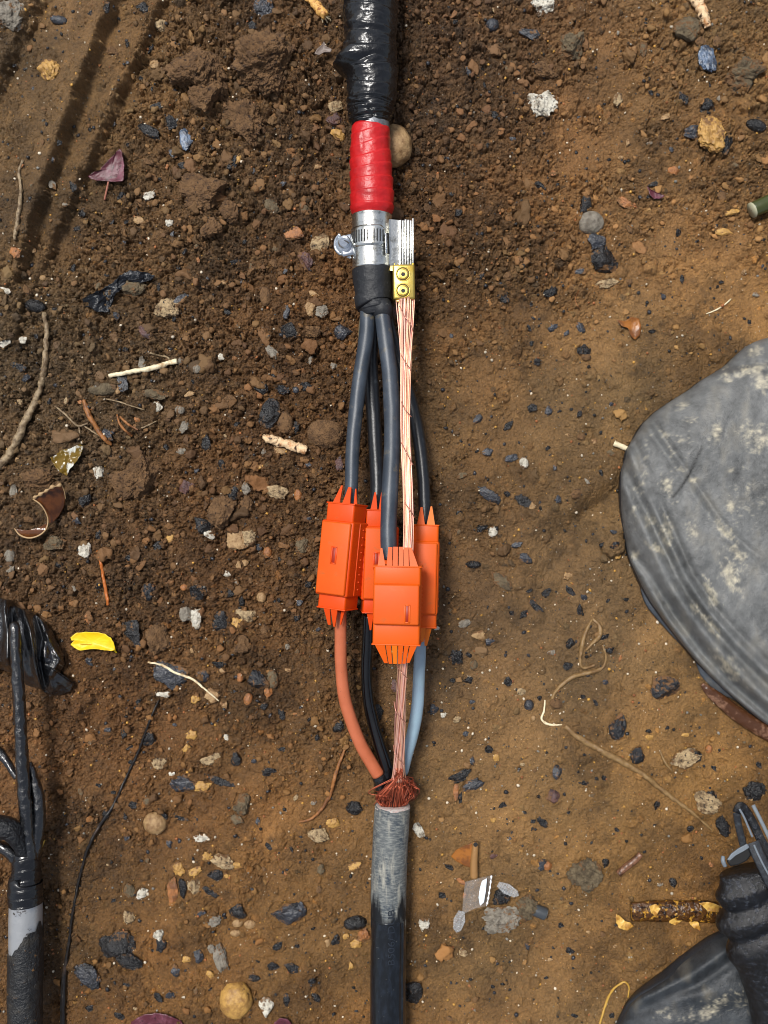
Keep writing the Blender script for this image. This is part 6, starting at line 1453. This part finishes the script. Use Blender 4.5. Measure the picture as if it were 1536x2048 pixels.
tube('tarred_core', [(-10,1690,.032,12),(15,1700,.032,13),(34,1718,.031,13),(46,1735,.030,12)], M_tar, OJ, n=50, seg=24, disp=wig(.0006, 100, 8), label='lower tarred core under the rough bend')
tube('joint_tape', [(54,1705,ZO,24),(54,1715,ZO,27),(53,1740,ZO,27.5),(52,1760,ZO,28.5),(51,1762,ZO,32),(51,1785,ZO,33.5),(52,1806,ZO,33)], M_btape, OJ, n=120, seg=60, disp=wraps(.0075, .0006, .005, 44, .0004))
tube('lead_section', [(52,1800,ZO,31.8),(51,1850,ZO,32.2),(51,1910,ZO,32)], M_leadp, OJ, n=60, seg=56)
def ragged(U, TH): return .0007 * fbm(np.stack([np.cos(TH).ravel(), np.sin(TH).ravel(), U.ravel() * 40], -1), 2, 4, 12).reshape(U.shape)
C, r_ = px_path([(51,1880,ZO,34),(51,1930,ZO,34.5),(50,2000,ZO,34),(50,2160,ZO,34)], 160); V, q, t, uv = tube_arr(C, r_, 72, False, ragged)
# tear the upper edge of the dirty sheath: pull its first rows along the cable by an uneven amount
V = V.reshape(160, 72, 3); thv = np.linspace(0, 2 * np.pi, 72, endpoint=False); offs = .0035 * np.sin(thv * 1 + 1.2) + .0045 * vn(np.c_[np.cos(thv) * 2, np.sin(thv) * 2, thv * 0], 1.2, 3) + .0015 * vn(np.c_[np.cos(thv) * 8, np.sin(thv) * 8, thv * 0], 1.2, 4)
offs = offs + .008 * np.tanh((np.cos(thv) - .1) * 3) + .003 * vn(np.c_[np.cos(thv) * 5, np.sin(thv) * 5, thv * 0], 1.2, 9)
fall = np.clip(1 - np.arange(160) / 50., 0, 1)[:, None]; V[:, :, 1] += fall * offs[None, :]
npmesh('dirty_sheath', V.reshape(-1, 3), q, None, M_dirt, OJ, True, uv=uv)
root('straw', [(74,1712,2.2),(80,1700,2.2),(90,1680,1.4)], mat('yellow_straw', (190, 150, 60), rough=.5), 'tiny yellow straw on the right side of the tarred joint', 'straw')
# black plastic wrapping behind the long core
M_wrapb = mat('black_plastic_wrapping', (12, 13, 16), rough=.14, bump=[(70, .0045), (220, .0012), (800, .0003)], spec=.65, rvar=(90, .08, .25), coat=.8)
wo = [(-40,1190),(0,1196),(20,1202),(42,1218),(66,1226),(86,1242),(102,1262),(116,1290),(126,1312),(128,1330),(120,1345),(128,1362),(148,1368),(140,1384),(118,1391),(96,1388),(80,1378),(52,1370),(42,1352),(20,1345),(0,1338),(-40,1350)]
zw0 = hzr(60, 1300, 70, 85)
def zwrap(px, py, ff):
    q = np.c_[px, py, px * 0]; z = zw0 + .006 + .018 * (1 - ff ** 2.5) + .008 * fbm(q * np.array([1, .5, 1]), .022, 3, 3)
    for ln, a, wd in (([(45,1215),(60,1260),(70,1320),(80,1375)], .007, 7), ([(70,1235),(84,1275),(78,1320),(92,1380)], -.006, 7), ([(10,1200),(16,1260),(14,1330)], .007, 8), ([(95,1270),(120,1320),(100,1350)], .004, 7), ([(20,1220),(30,1290),(40,1350)], -.007, 8)):
        z = z + a * np.exp(-(polyd(px, py, ln) / wd) ** 2)
    return z
o, _, _ = sheet('black_wrapping', wo, M_wrapb, zwrap, th=.004, n=220, rings=44, jag=1.2); tag(o, 'crumpled glossy black plastic bundle at the left edge behind the tarred core', 'plastic bundle')
